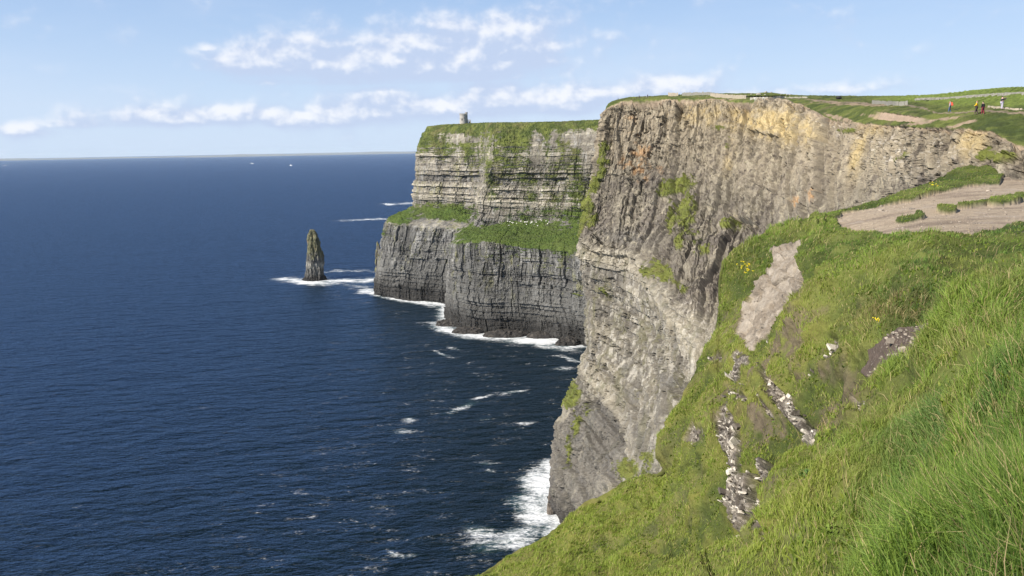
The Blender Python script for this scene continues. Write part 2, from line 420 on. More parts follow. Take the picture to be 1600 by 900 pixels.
    gm = gm - 0.6 * blob(px, py, [(720, 215, 35, 9, 10, .9), (770, 225, 25, 20, 0, .6), (840, 225, 14, 35, 0, 1.0), (865, 215, 10, 30, 0, 1.0), (905, 215, 40, 14, 0, 1.2), (930, 225, 18, 30, 0, 1.2), (640, 285, 40, 40, 0, .6), (650, 352, 14, 9, 0, .9), (755, 352, 26, 8, 0, .9), (700, 350, 60, 5, 5, .8), (690, 285, 50, 25, 0, .6)])
    gm = gm - 0.35 * lushz * sst(fbm(x / 11 + 44, y / 11, z / 11, 4, 0.6), 0.0, 0.4)
    gm = np.maximum(gm, flat * 2 * (rowt[:, None] > sum(rw[:7]) - .02))
    gmask = sst(gm, 0.42, 0.62)
    gcol = mixc(np.zeros(V.shape, np.float32) + GREEN_D, GREEN_L, sst(fbm(x / 9, y / 9, z / 9, 5, 0.6), -0.35, 0.35))
    gcol = mixc(gcol, (0.16, 0.14, 0.07), sst(fbm(x / 14 + 50, y / 14, z / 14, 4, 0.6), 0.0, 0.5) * 0.6)
    lush = sst(py, 310, 330) * (py < 400)
    gcol = mixc(gcol, (0.075, 0.120, 0.026), lush * 0.7)
    gcol = mixc(gcol, (0.045, 0.062, 0.022), sst(fbm(x / 3 + 11, y / 3, z / 3, 4, 0.65), 0.0, 0.4) * 0.6)
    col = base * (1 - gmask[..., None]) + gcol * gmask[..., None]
    # turf has a tussocky relief instead of blocks
    V = V + N * (gmask * (0.5 + 1.1 * fbm(x / 1.6, y / 1.6, z / 1.6, 3) + 1.6 * lushz * fbm(x / 7, y / 7, z / 7, 3)))[..., None]
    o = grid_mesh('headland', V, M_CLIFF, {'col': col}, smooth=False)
    tag(o, kind='structure')
    return C
CF = far_headland()

# ================================================================== NEAR HEADLAND (the big wall) and its plateau
def near_headland():
    T = {}
    w1 = PZ(867, 800, 0); w2 = PZ(893, 850, 0); w3 = PZ(930, 930, 0); w4 = PZ(985, 1060, 0)
    # rows bottom -> top : w, q2, q, l(edge), m, t, s1, s2, p1, p2, p3, p4
    cols = [
        # nose
        [tuple(['w', *w1]), (879, 640, 372), (909, 535, 385), (900, 376, 402), (930, 285, 420), (946, 172, 436), (951, 162, 441), (958, 158.5, 446), (963, 157, 450), (969, 155.7, 458), (975, 155, 470)],
        [tuple(['w', *w2]), (925, 655, 338), (948, 540, 352), (948, 396, 372), (965, 285, 405), (980, 157, 428), (982, 155.5, 432), (985, 154.5, 436), (990, 153.8, 440), (1000, 153, 448), (1010, 152, 462)],
        [tuple(['w', *w3]), (985, 690, 285), (1005, 555, 305), (1002, 406, 338), (1045, 290, 375), (1062, 154.5, 408), (1063, 153.5, 411), (1064, 152.5, 415), (1066, 151.5, 420), (1070, 150, 430), (1075, 148.5, 448)],
        [tuple(['w', *w4]), (1035, 740, 212), (1050, 610, 225), (1052, 474, 246), (1110, 320, 318), (1140, 158, 372), (1141, 156, 376), (1142, 154.5, 380), (1145, 153, 386), (1150, 150.5, 400), (1155, 147.5, 425)],
        [('w', 38, 150, 0), ('w', 44, 160, 50), ('w', 48, 168, 85), (1128, 535, 192), (1195, 350, 250), (1238, 162, 306), (1240, 159.5, 310), (1243, 157.5, 316), (1250, 156, 326), (1256, 154, 350), (1262, 152.5, 400)],
        [('w', 42, 110, 0), ('w', 50, 125, 50), ('w', 55, 135, 85), (1245, 560, 150), (1275, 350, 200), (1300, 187, 238), (1305, 178, 246), (1310, 170, 254), (1318, 163, 268), (1330, 158, 300), (1340, 155, 370)],
        [('w', 44, 75, 0), ('w', 50, 90, 50), ('w', 55, 105, 85), (1380, 560, 122), (1375, 320, 150), (1378, 195, 168), (1380, 188, 177), (1385, 175.5, 180), (1398, 167, 200), (1415, 160, 240), (1432, 155, 320)],
        [('w', 42, 45, 0), ('w', 46, 60, 50), ('w', 50, 75, 85), (1470, 560, 92), (1455, 310, 106), (1450, 200, 117), (1452, 193, 120), (1457, 186, 122), (1470, 179, 127), (1482, 169, 142), (1495, 152.5, 300)],
        [('w', 42, 20, 0), ('w', 46, 35, 50), ('w', 48, 55, 85), (1600, 560, 68), (1545, 300, 84), (1540, 204, 94), (1538, 195, 98), (1540, 187, 101), (1545, 180, 104), (1554, 169, 111), (1565, 150, 220)],
        [('w', 70, 0, 0), ('w', 70, 20, 50), ('w', 70, 40, 120), (1640, 420, 60), (1612, 280, 74), (1606, 232, 80), (1604, 212, 86), (1602, 195, 92), (1605, 184, 97), (1615, 172, 106), (1630, 147, 215)],
        [('w', 140, 0, 0), ('w', 140, 20, 50), ('w', 140, 30, 120), (1840, 420, 55), (1830, 290, 66), (1830, 250, 72), (1830, 225, 78), (1830, 208, 86), (1830, 190, 104), (1840, 172, 140), (1850, 143, 250)],
    ]
    C = []
    for c in cols:
        r = []
        for e in c: r.append(np.array(e[1:4], float) if e[0] == 'w' else P(*e))
        below = r[0].copy(); below[2] = -6
        far = r[-1] + np.array([40, 500, -2.0])
        C.append([below] + r + [far])
    C = np.array(C)            # cols, rows, 3
    # hidden return on the north side of the nose
    ret = C[0] + np.array([45, 110, 0]); ret[-2:] = C[0][-2:] + np.array([30, 60, -1]); ret2 = C[0] + np.array([160, 260, 0])
    C = np.concatenate([ret2[None], ret[None], C], axis=0)
    C = np.swapaxes(C, 0, 1)   # rows, cols
    rw = [0.05, 1.3, 1.2, 1.4, 1.3, 1.7, 0.3, 0.3, 0.3, 0.3, 0.3, 0.1]
    cw = [.15, .35, .6, .8, 1.1, 1.2, 1.0, 1.0, .9, .8, .6, .3]
    m, n = 860, 1150
    V = grid_from(C, m, n, rw, cw)
    N = normals(V)
    rowt = np.linspace(0, sum(rw), m)[:, None] * np.ones((1, n))
    rt = np.cumsum([0] + rw)
    ct = np.concatenate([[0], np.cumsum(cw)])
    colt = np.linspace(0, ct[-1], n)[None, :] * np.ones((m, 1))
    x, y, z = V[..., 0], V[..., 1], V[..., 2]
    px, py, dist = proj(V)
    flat = sst(rowt, rt[6] - 0.06, rt[6] + 0.08)
    sc = np.clip(dist / 330, 0.28, 1.0)
    tp = 1 - 0.75 * np.exp(-np.clip(rt[6] - rowt, 0, 9) / 0.12)
    lw = 1 - sst(rowt, rt[4] - 0.15, rt[4] + 0.05)
    Vd, bed, cid, f21 = relief(V, N, arclen(V, 620), tp, 0.9, 0.15 + 1.25 * lw, 1.3 - 0.7 * lw, dip=(0.0, -0.02))
    Vn, bedn, cidn, f21n = relief(V * 3.2, N, arclen(V, 620) * 3.2, 0.34 * tp, 1.1, 0.3 + 1.1 * lw, 0.9)
    Vn = Vn - V * 2.2
    wn = sst(-dist, -240, -150)[..., None]
    Vr = Vd * (1 - wn) + Vn * wn
    Vr = Vr - N * (2.6 * tp * np.clip(dist / 400, 0.2, 1))[..., None]
    # deep gullies and buttresses on the upper face
    upf = np.exp(-((rowt - (rt[5] + 0.5)) / 0.9) ** 2)
    gully = fbm(colt * 9, 0.3, rowt * 0.7, 4, 0.55, True)
    Vr = Vr + N * (upf * 3.2 * gully * np.clip(dist / 400, 0.25, 1))[..., None]
    Sx = arclen(V, 620)
    fl1 = fbm(Sx / 3.6, 0.5, rowt * 1.3, 4, 0.6, True); fl2 = fbm(Sx / 1.5, 7.5, rowt * 5, 3, 0.6)
    uw = sst(rowt, rt[5] - 0.1, rt[5] + 0.9) * (1 - sst(rowt, rt[6] - .12, rt[6]))
    dsc = np.clip(dist / 400, 0.25, 1)
    Vr = Vr + N * ((uw * (1.5 * fl1 + 0.9 * fl2)) * dsc)[..., None]
    cav = sst(fbm(Sx / 3.0, 3.5, rowt * 16, 4, 0.6), 0.20, 0.34) * sst(fbm(Sx / 25, 9.5, rowt * 3, 3), -0.25, 0.2)
    Vr = Vr - N * (cav * 2.8 * dsc * (rowt < rt[6] - .05))[..., None]
    lj = rowt + 0.035 * fbm(Sx / 9, 0.5, 0.5, 4, 0.6) + 0.02 * (RT[(Sx / 4).astype(int) % 997] - .5)
    prow = sst(lj, rt[4] - 0.035, rt[4] - 0.028) * (1 - sst(lj, rt[4] + 0.02, rt[4] + 0.14))
    prow2 = sst(lj, rt[4] - 0.26, rt[4] - 0.25) * (1 - sst(lj, rt[4] - 0.23, rt[4] - 0.12))
    left_ = (1 - sst(colt, ct[5], ct[6] + .3)) * sst(colt, ct[2] - .1, ct[2] + .45)
    Vr = Vr + N * ((2.6 * prow + 1.6 * prow2) * left_ * dsc)[..., None]
    butt = sst(blob(px + 10 * fbm(Sx / 20, .5, rowt * 4, 3), py, [(915, 720, 62, 105, 14, 1)]), 0.38, 0.50)
    Vr = Vr + N * (butt * (1.8 + 2.4 * fbm(Sx / 9, .5, rowt * 5, 4, .55, True)))[..., None]
    V0 = V + N * (0.35 * fbm(x / 6, y / 6, z / 6, 4))[..., None]
    fl = flat[..., None]
    V = Vr * (1 - fl) + V0 * fl
    x, y, z = V[..., 0], V[..., 1], V[..., 2]
    Nd = normals(V)
    px, py, dist = proj(V)
    n1 = fbm(x / 14, y / 14, z / 14, 5, 0.6); n2 = fbm(x / 3, y / 3, z / 3, 4, 0.6); n3 = fbm(x / 1.1, y / 1.1, z / 1.1, 3, 0.6)
    streak = fbm(x / 4, y / 4, z / 26, 4, 0.6)
    base = np.zeros(V.shape, np.float32) + np.array([0.225, 0.200, 0.155], np.float32)
    base = mixc(base, (0.135, 0.122, 0.104), sst(n1, -0.15, 0.4) * 0.85)
    base = mixc(base, (0.33, 0.29, 0.225), sst(n2 + 0.4 * streak, 0.05, 0.6) * 0.7)
    lower = 1 - sst(rowt, rt[4] - 0.15, rt[4] + 0.05)
    base = mixc(base, (0.37, 0.33, 0.255), lower * sst(bed + 0.4 * n1, 0.0, 0.6) * 0.9)
    base = mixc(base, (0.10, 0.092, 0.082), lower * sst(-bed + 0.4 * n1, 0.05, 0.6) * 0.8)
    base = mixc(base, (0.46, 0.43, 0.37), lower * sst(fbm(x / 2.5 + 20, y / 2.5, z / 9, 4, 0.6), 0.0, 0.32) * 0.7 * (1 - butt))
    base = mixc(base, (0.12, 0.115, 0.06), lower * sst(fbm(x / 5 + 60, y / 5, z / 18, 4, 0.6), 0.08, 0.35) * 0.7)
    base = mixc(base, (0.17, 0.165, 0.16), lower * sst(streak, 0.1, 0.5) * 0.6)
    base = mixc(base, (0.135, 0.115, 0.098), sst(rowt, rt[4] + .02, rt[4] + .25) * (1 - sst(rowt, rt[5] - .2, rt[5] + .9)) * sst(n1 + .5 * streak, -.45, .25) * 0.6)
    base = mixc(base, (0.34, 0.31, 0.245), lower * (1 - butt) * 0.12)
    base = mixc(base, (0.30, 0.245, 0.165), sst(rowt, rt[5], rt[5] + 1.1) * 0.5)
    base = mixc(base, (0.38, 0.32, 0.235), uw * sst(fl1, 0.05, 0.6) * 0.45)
    base = mixc(base, (0.44, 0.40, 0.32), np.clip(prow + 0.7 * prow2, 0, 1) * left_ * (0.3 + 0.5 * sst(n2, -.2, .3)))
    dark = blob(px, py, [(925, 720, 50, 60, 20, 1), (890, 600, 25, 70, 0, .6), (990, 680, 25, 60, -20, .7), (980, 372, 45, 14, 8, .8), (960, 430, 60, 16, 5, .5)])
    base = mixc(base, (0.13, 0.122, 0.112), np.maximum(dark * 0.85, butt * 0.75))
    sp = fbm(x / 1.6 + 80, y / 1.6, z / 3.0, 4, 0.65)
    base = mixc(base, (0.075, 0.062, 0.055), sst(sp, 0.10, 0.38) * (0.7 - 0.4 * lower))
    base = mixc(base, (0.44, 0.39, 0.285), sst(-sp, 0.18, 0.42) * (0.5 - 0.3 * lower))
    ochre = blob(px, py, [(1190, 190, 90, 26, 8, .9), (1230, 195, 25, 35, 0, 1), (1260, 205, 25, 30, 30, .7), (1100, 180, 60, 26, 0, .6), (1340, 235, 12, 70, 14, .8), (1365, 190, 30, 22, 0, .8), (1520, 215, 25, 40, 20, 1), (1140, 250, 12, 45, 10, .5)])
    base = mixc(base, (0.52, 0.40, 0.19), sst(ochre * (0.8 + 1.0 * n2), 0.1, 0.9) * 0.7)
    top = np.exp(-((rt[6] - rowt) / (0.12 + 0.10 * n1)) ** 2) * (rowt < rt[6] + .05)
    base = mixc(base, (0.46, 0.35, 0.25), top * 0.6)
    orange = blob(px, py, [(990, 255, 22, 26, 60, 1), (1005, 235, 14, 30, -10, .8), (1000, 270, 30, 18, 0, .7), (985, 190, 10, 22, 0, .7), (1268, 305, 5, 10, 0, 1.4), (1240, 318, 12, 14, 40, .7), (1035, 265, 16, 14, 0, .6)])
    base = mixc(base, (0.48, 0.25, 0.09), sst(orange * (0.70 + 2.0 * n2), 0.25, 1.0) * 0.48)
    pale = blob(px, py, [(1390, 235, 35, 30, 0, .8), (1450, 240, 70, 35, 0, .6), (1400, 265, 25, 18, 0, .6), (1095, 500, 25, 60, -25, .6), (1075, 610, 20, 70, 0, .6), (1050, 700, 12, 20, 0, .7), (1320, 205, 40, 10, 20, .9)])
    fleck = sst(fbm(x / 1.0, y / 1.0, z / 0.6, 3, 0.6), 0.22, 0.4)
    base = mixc(base, (0.62, 0.57, 0.50), pale * fleck * 0.9)
    base = mixc(base, (0.045, 0.042, 0.04), (1 - sst(z + 5 * n1, 4, 26)) * 0.9)
    base = base * (0.86 + 0.3 * (cid[..., None] * (1 - wn) + cidn[..., None] * wn))
    g = -0.35 * np.ones(V.shape[:2])
    g += 1.15 * blob(px, py, [(942, 240, 10, 30, 10, .9), (932, 285, 11, 40, 25, 1.1), (915, 330, 12, 30, 20, 1.2), (905, 355, 10, 14, 0, 1.1), (925, 345, 10, 20, 20, .9), (985, 655, 14, 60, 20, .4),
                          (1060, 290, 34, 15, -15, 1.1), (1045, 298, 22, 8, -20, 1.2), (1072, 330, 20, 48, 10, .85), (1085, 370, 18, 20, 0, .7), (1010, 425, 16, 10, 30, .8), (1060, 445, 24, 10, 40, .8), (1050, 345, 10, 30, 0, .8), (1035, 425, 26, 14, 35, 1.1), (1020, 415, 10, 22, 0, .8), (1140, 350, 40, 12, 10, .7), (1062, 375, 10, 30, 0, .8),
                          (893, 620, 18, 22, 0, 1.3), (905, 660, 12, 50, 25, .8), (890, 700, 8, 50, 0, .7), (985, 735, 25, 22, 0, 1.0), (1010, 715, 20, 14, 0, .8), (1120, 200, 14, 6, 0, .7), (1140, 225, 8, 20, 30, .6),
                          (980, 500, 8, 40, 0, .5), (945, 460, 8, 20, 0, .5), (1325, 205, 22, 5, 0, .9), (1400, 250, 30, 6, -30, .7), (1560, 245, 40, 14, 0, .6), (1100, 390, 26, 12, 0, .6)])
    tuft = fbm(x / 2.2 + 15, y / 2.2, z / 2.2, 4, 0.7)
    g = g + 0.55 * n1 + 0.4 * n2 + 0.55 * tuft
    gm = sst(g, 0.30, 0.42)
    soil = sst(fbm(x / 10 + 5, y / 14, 0.5, 4, 0.6), 0.05, 0.22)
    lipn = rowt + 0.05 * n2
    field = sst(lipn, rt[6] - 0.03, rt[6] + 0.02)
    scarp = ((lipn > rt[7] - 0.02) & (lipn < rt[8] - .02)) * sst(colt, ct[8] - .25, ct[8] - .05) * (1 - sst(colt, ct[9] - .25, ct[9] + .05))
    gm = np.maximum(gm, field) * (1 - scarp)
    gcol = mixc(np.zeros(V.shape, np.float32) + GREEN_D, GREEN_L, sst(fbm(x / 5, y / 5, z / 5, 5, 0.6), -0.35, 0.35))
    gcol = mixc(gcol, (0.17, 0.145, 0.08), sst(fbm(x / 7 + 50, y / 7, z / 7, 4, 0.6), 0.1, 0.5) * 0.6)
    gcol = mixc(gcol, (0.21, 0.22, 0.05), (1 - field) * 0.5 * sst(tuft, -.4, .3))
    gcol = mixc(gcol, (0.16, 0.13, 0.075), (1 - field) * sst(-tuft, 0.0, 0.4) * 0.6)
    soilp = blob(px + 6 * n1, py, [(1330, 163, 60, 2.6, 3, 1), (1290, 158.5, 40, 1.6, 5, .8), (1400, 184, 50, 4.5, 4, .9), (1450, 191, 70, 2.2, -8, .8), (1318, 188, 34, 4, 18, .9), (1120, 156, 40, 1.5, 0, .7), (1500, 196, 40, 2.4, -14, .8), (1590, 178, 30, 2, 5, .8)]) * field
    gcol = mixc(gcol, (0.33, 0.25, 0.18), sst(soilp + 0.5 * n2, 0.35, 0.6) * 0.9)
    gcol = mixc(gcol, (0.05, 0.065, 0.025), field * sst(fbm(x / 4 + 21, y / 4, z / 4, 4, 0.65), 0.05, 0.4) * 0.7)
    # worn path along the plateau
    path = np.exp(-((rowt - (rt[9] + 0.06 + 0.06 * np.sin(colt * 5) + 0.08 * n1)) / 0.05) ** 2) * field * (0.75 + .5 * n1)
    gcol = mixc(gcol, (0.27, 0.215, 0.16), sst(path + 0.35 * n2, 0.35, 0.6) * 0.85)
    meadow = sst(lipn, rt[10] - 0.05, rt[10] + 0.1) * sst(colt, ct[7], ct[8])
    gcol = mixc(gcol, (0.20, 0.26, 0.055), meadow * 0.9)
    base = mixc(base, (0.44, 0.33, 0.24), scarp.astype(float))
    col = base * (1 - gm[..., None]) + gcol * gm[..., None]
    V = V + N * (gm * (0.15 + 0.35 * fbm(x / 1.2, y / 1.2, z / 1.2, 3) + (1 - field) * (0.4 + 1.2 * tuft) * np.clip(dist / 350, .3, 1)))[..., None]
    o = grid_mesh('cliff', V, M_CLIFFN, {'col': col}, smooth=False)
    tag(o, kind='structure')
    sel = rowt > rt[6] + 0.02
    return C, V[sel], px[sel], py[sel], dist[sel]
CB, PLV, PLX, PLY, PLD = near_headland()

# ================================================================== FOREGROUND SLOPE
FP = [(750, 905, 46), (820, 870, 47), (880, 822, 49), (900, 850, 44), (960, 775, 49), (1000, 795, 45), (1038, 745, 47), (1052, 660, 48), (1092, 570, 50), (1140, 500, 51), (1125, 425, 56), (1135, 402, 57), (1180, 372, 58), (1300, 334, 62), (1400, 302, 72), (1500, 268, 84), (1560, 252, 90), (1600, 250, 94),
      (1000, 900, 34), (1100, 850, 30), (1100, 700, 38), (1170, 600, 38), (1150, 830, 26),
      (1200, 450, 49), (1190, 540, 41), (1250, 620, 31), (1300, 690, 22.5), (1230, 760, 23), (1190, 850, 20.5),
      (1300, 400, 41), (1300, 365, 50), (1400, 362, 41), (1500, 362, 37), (1600, 368, 34), (1350, 420, 33.5), (1290, 490, 34), (1450, 400, 28), (1600, 400, 23), (1450, 450, 23), (1600, 450, 17), (1400, 500, 23.5), (1450, 540, 20), (1400, 600, 20), (1350, 650, 20.5), (1520, 500, 16.5), (1600, 520, 12),
      (1600, 600, 8.5), (1500, 640, 11), (1430, 700, 13.5), (1370, 770, 13.5), (1290, 850, 13.5), (1230, 895, 15), (1600, 700, 6), (1600, 800, 4.7), (1600, 900, 3.9), (1450, 900, 5.2), (1350, 900, 7), (1450, 800, 7.5),
      (750, 1050, 20), (1000, 1050, 13), (1200, 1000, 7.5), (1000, 1300, 4.5), (700, 1300, 5), (1600, 1200, 2.4), (1300, 1200, 3.0), (500, 1050, 20), (500, 1350, 5),
      (2100, 250, 98), (2100, 368, 36), (2100, 500, 10), (2100, 900, 3.9), (1800, 600, 7), (2100, 1300, 2.2)]
SIL = [(500, 1010), (620, 950), (700, 922), (745, 903), (800, 868), (850, 838), (880, 815), (920, 785), (960, 765), (1000, 752), (1030, 738), (1042, 722), (1047, 690), (1056, 655), (1072, 610), (1085, 570), (1100, 545),
       (1118, 515), (1122, 470), (1124, 435), (1132, 408), (1150, 390), (1180, 372), (1210, 358), (1250, 347), (1300, 332), (1350, 318), (1400, 303), (1450, 285), (1490, 266), (1520, 256), (1550, 251), (1600, 250), (1800, 250), (2100, 245)]
_fp = np.array(FP, float)
_fx = np.stack([_fp[:, 0] / 300, _fp[:, 1] / 220], 1)
def _ker(r): return np.where(r > 1e-9, r * r * np.log(r + 1e-12), 0)
_A = _ker(np.linalg.norm(_fx[:, None] - _fx[None], axis=2)) + np.eye(len(_fx)) * 0.004
_Pm = np.concatenate([np.ones((len(_fx), 1)), _fx], 1)
_K = np.block([[_A, _Pm], [_Pm.T, np.zeros((3, 3))]])
_sol = np.linalg.solve(_K, np.concatenate([np.log(_fp[:, 2]), np.zeros(3)]))
def FD(px, py):
    px = np.asarray(px, float); py = np.asarray(py, float)
    q = np.stack([px.ravel() / 300, py.ravel() / 220], 1)
    out = np.empty(len(q))
    for i in range(0, len(q), 100000):
        b = q[i:i + 100000]
        out[i:i + 100000] = _ker(np.linalg.norm(b[:, None] - _fx[None], axis=2)) @ _sol[:len(_fx)] + _sol[len(_fx)] + b @ _sol[len(_fx) + 1:]
    return np.exp(np.clip(out, math.log(1.2), math.log(140))).reshape(px.shape)
SCAR = [(1160, 535), (1146, 520), (1158, 478), (1180, 445), (1172, 440), (1190, 428), (1188, 405), (1205, 385), (1228, 376), (1250, 373), (1247, 400), (1250, 435), (1238, 462), (1215, 488), (1195, 515), (1170, 545)]
SCAR2 = [(1190, 392), (1180, 400), (1185, 418), (1205, 408), (1203, 392)]
SOIL = [(1338, 578), (1350, 545), (1378, 520), (1410, 507), (1462, 498), (1455, 540), (1435, 572), (1400, 590), (1360, 592)]
PATHP = [(1303, 338), (1312, 330), (1350, 324), (1420, 312), (1470, 297), (1510, 288), (1560, 285), (1578, 262), (1590, 252), (1700, 240), (2200, 225), (2200, 372), (1600, 372), (1540, 366), (1500, 361), (1400, 361), (1335, 359), (1308, 350)]
ROCKS_BAND = [(1235, 645, 17, 66, -35, 1.1), (1205, 598, 12, 30, -20, .9), (1268, 688, 12, 30, -45, 1.1), (1132, 660, 9, 50, 8, 1.0), (1142, 740, 12, 60, 4, 1.1), (1188, 740, 9, 50, -6, .95), (1205, 610, 8, 30, 0, .8), (1196, 575, 12, 20, 0, .6), (1165, 600, 22, 14, 30, .5), (1140, 690, 10, 60, 4, 1), (1160, 775, 24, 45, 0, .75), (1150, 575, 8, 26, 20, .9), (1160, 622, 26, 7, 35, .85), (1200, 640, 8, 30, -30, .85), (1207, 850, 6, 40, 5, .95), (1150, 800, 8, 40, 3, 1.0), (1120, 560, 20, 8, 10, .7), (1190, 800, 12, 70, 0, 1.0), (1185, 860, 7, 25, 0, .9),
              (1160, 560, 14, 12, 0, .7), (1090, 680, 13, 18, 0, .95), (1245, 565, 8, 26, 0, .7), (1300, 545, 14, 22, 20, .8), (1220, 545, 10, 10, 0, .6), (1310, 625, 30, 20, 20, .45), (1350, 640, 30, 14, 0, .7), (1330, 600, 30, 30, 0, .4), (1270, 590, 25, 20, 0, .4), (1230, 720, 14, 14, 0, .4)]
def mat_field():
    m = bpy.data.materials.new('foreground_ground'); m.use_nodes = True; t = NT(m.node_tree)
    g = t.n('ShaderNodeNewGeometry').outputs['Position']
    col = t.n('ShaderNodeAttribute', attribute_name='col').outputs['Color']
    rk = t.n('ShaderNodeAttribute', attribute_name='rk').outputs['Fac']; so = t.n('ShaderNodeAttribute', attribute_name='soil').outputs['Fac']
    n1 = t.noise(g, 2.0, 8, 0.65); n2 = t.noise(g, 11.0, 6, 0.7)
    f = t.m('ADD', 1.0, t.m('ADD', t.m('MULTIPLY', t.m('SUBTRACT', n1, 0.5), 1.1), t.m('MULTIPLY', t.m('SUBTRACT', n2, 0.5), 1.1)))
    f = t.m('MULTIPLY', f, 0.87)
    c = t.n('ShaderNodeVectorMath', {0: col, 3: f}, operation='SCALE').outputs[0]
    mp = t.n('ShaderNodeMapping', {'Vector': g, 'Rotation': (0.3, 0.5, 0.2), 'Scale': (1.0, 1.0, 2.6)}).outputs[0]
    vo = t.n('ShaderNodeTexVoronoi', {'Vector': mp, 'Scale': 3.2, 'Randomness': 1.0})
    cell = t.n('ShaderNodeSeparateColor', {0: vo.outputs['Color']}).outputs[0]
    fleck = t.m('MULTIPLY', t.ss(cell, 0.62, 0.72), t.ss(vo.outputs['Distance'], 0.55, 0.40))
    c = t.mix(t.m('MULTIPLY', t.m('MULTIPLY', fleck, rk), 0.35), c, (0.58, 0.52, 0.44))
    peb = t.ss(t.noise(g, 5.0, 5, 0.6), 0.60, 0.68)
    c = t.mix(t.m('MULTIPLY', t.m('MULTIPLY', peb, so), 0.5), c, (0.42, 0.37, 0.31))
    hgt = t.m('ADD', t.m('ADD', n1, t.m('MULTIPLY', n2, 0.3)), t.m('MULTIPLY', t.m('MULTIPLY', cell, rk), 0.8))
    bp = t.n('ShaderNodeBump', {'Height': hgt, 'Strength': 0.8, 'Distance': 0.25})
    b = t.n('ShaderNodeBsdfPrincipled', {'Base Color': c, 'Roughness': 0.95, 'Normal': bp, 'Specular IOR Level': 0.12})
    t.n('ShaderNodeOutputMaterial', {0: b}); return m
M_FIELD = mat_field()
def foreground():
    m, n = 760, 1000
    sx = np.array(SIL, float)
    # dense sampling of the columns inside the frame
    pxs = np.concatenate([np.linspace(500, 720, 40, endpoint=False), np.linspace(720, 1640, 880, endpoint=False), np.linspace(1640, 2100, 80)])
    silk = np.interp(pxs, sx[:, 0], sx[:, 1])
    t1 = np.concatenate([np.linspace(0, 1, 120, endpoint=False) * 0.36, 0.36 + 0.64 * np.linspace(0, 1, 640)])
    bot = 1320.0
    PXg = np.repeat(pxs[None], 760, 0)
    PYg = bot + (silk[None] - bot) * t1[:, None]
    # keep the below-frame part coarse
    Dg = FD(PXg, PYg)
    V = PV(PXg, PYg, Dg)
    # skirt past the brow: real back side falling to the sea, or joining the plateau on the right
    last = V[-1]; prevd = V[-1] - V[-12]
    jn = sst(pxs, 1540, 1600)[:, None]
    rows = []
    D0 = last[:, 1]
    hd = np.stack([last[:, 0], last[:, 1], np.zeros(n)], 1); hd /= np.linalg.norm(hd, axis=1, keepdims=True)
    # move away from the viewer while falling
    for k, (dd, dz) in enumerate([(0.5, -0.25), (1.2, -0.9), (2.5, -3.0), (5, -9), (9, -20), (16, -45), (24, -90), (30, -170), (34, -185)]):
        r = last + hd * dd + np.array([0, 0, dz]); r[:, 2] = np.maximum(r[:, 2], -6)
        r2 = last + hd * (dd * 1.2) + np.array([0, 0, -0.02 * dd - (0.4 if k > 3 else 0)])
        rows.append(r * (1 - jn) + r2 * jn)
    sk = pchip(np.arange(10), np.concatenate([last[None], np.array(rows)]), np.linspace(0, 9, 90)[1:])
    V = np.concatenate([V, sk], 0)
    # under the photographer and behind: extend rows toward and past the camera
    first = V[0]
    zc = CAMZ - 1.65
    pre = []
    for k, f in enumerate([0.0, 0.35, 0.7]):
        a = first.copy(); a[:, :2] = first[:, :2] * f + np.array([0, -3.0]) * (1 - f) * 1.0; a[:, 2] = first[:, 2] * f + zc * (1 - f)
        if k == 0: a[:, 0] = np.linspace(-3, 8, n); a[:, 1] = -4; a[:, 2] = zc - 0.1 + np.linspace(-0.8, 0.3, n)
        pre.append(a)
    V = np.concatenate([np.array(pre), V], 0)
    # -------- relief
    nsk = 89
    N = normals(V)
    x, y, z = V[..., 0], V[..., 1], V[..., 2]
    px, py, dist = proj(V)
    vis = np.ones(V.shape[:2]); vis[-nsk:] = 0
    near = np.clip(dist / 30, 0.2, 1.0)
    nn = fbm(x / 3.0, y / 3.0, z / 3.0, 4, 0.5)
    edge = sst(np.arange(V.shape[0]), 0, 40)[:, None]
    n1 = fbm(x / 2.2, y / 2.2, z / 2.2, 4, 0.6); n2 = fbm(x / 0.6, y / 0.6, z / 0.6, 4, 0.6); n0 = fbm(x / 7, y / 7, z / 7, 4, 0.6)
    wx = px + 7 * fbm(px / 16, py / 16, 0.5, 3); wy = py + 7 * fbm(px / 16, py / 16, 5.5, 3)
    scar = (inpoly(wx, wy, SCAR) & ~inpoly(wx, wy, SCAR2)).astype(float) * vis
    soil = inpoly(wx, wy, SOIL).astype(float) * vis
    wx2 = px + 10 * fbm(px / 40, py / 12, 1.5, 3); wy2 = py + 2.5 * fbm(px / 40, py / 12, 6.5, 3)
    path = inpoly(wx2, wy2, PATHP).astype(float) * vis
    # turf islands left in the worn path
    isl = blob(px, py, [(1420, 338, 24, 5, -12, 1), (1437, 333, 9, 5, 0, 1), (1480, 325, 16, 4.5, 0, 1.2), (1520, 317, 30, 3, -8, .9), (1570, 311, 28, 5, -6, 1.1), (1600, 305, 20, 5, 0, 1), (1555, 361, 50, 6, -8, 1.2), (1580, 353, 24, 6, -18, 1.1), (1495, 366, 60, 3.5, 0, 1), (1600, 374, 40, 3, 0, .8)])
    path = path * (1 - sst(isl + 0.12 * n2, 0.42, 0.52))
    rb = blob(wx, wy, [(a_, b_, c_ * .72, d_ * 1.0, e_, f_) for a_, b_, c_, d_, e_, f_ in ROCKS_BAND]) * vis
    rock = sst(rb + 0.75 * n1 + 0.45 * n2, 0.48, 0.62) * sst(rb, 0.1, 0.25)
    bare = np.maximum.reduce([scar, soil, path, rock])
    flat0 = sst(-py, -400, -365) * (px > 1280)
    tuss = (0.50 * n1 + 0.16 * n2 + 0.7 * n0) * np.clip(dist / 12, 0.15, 1.3)
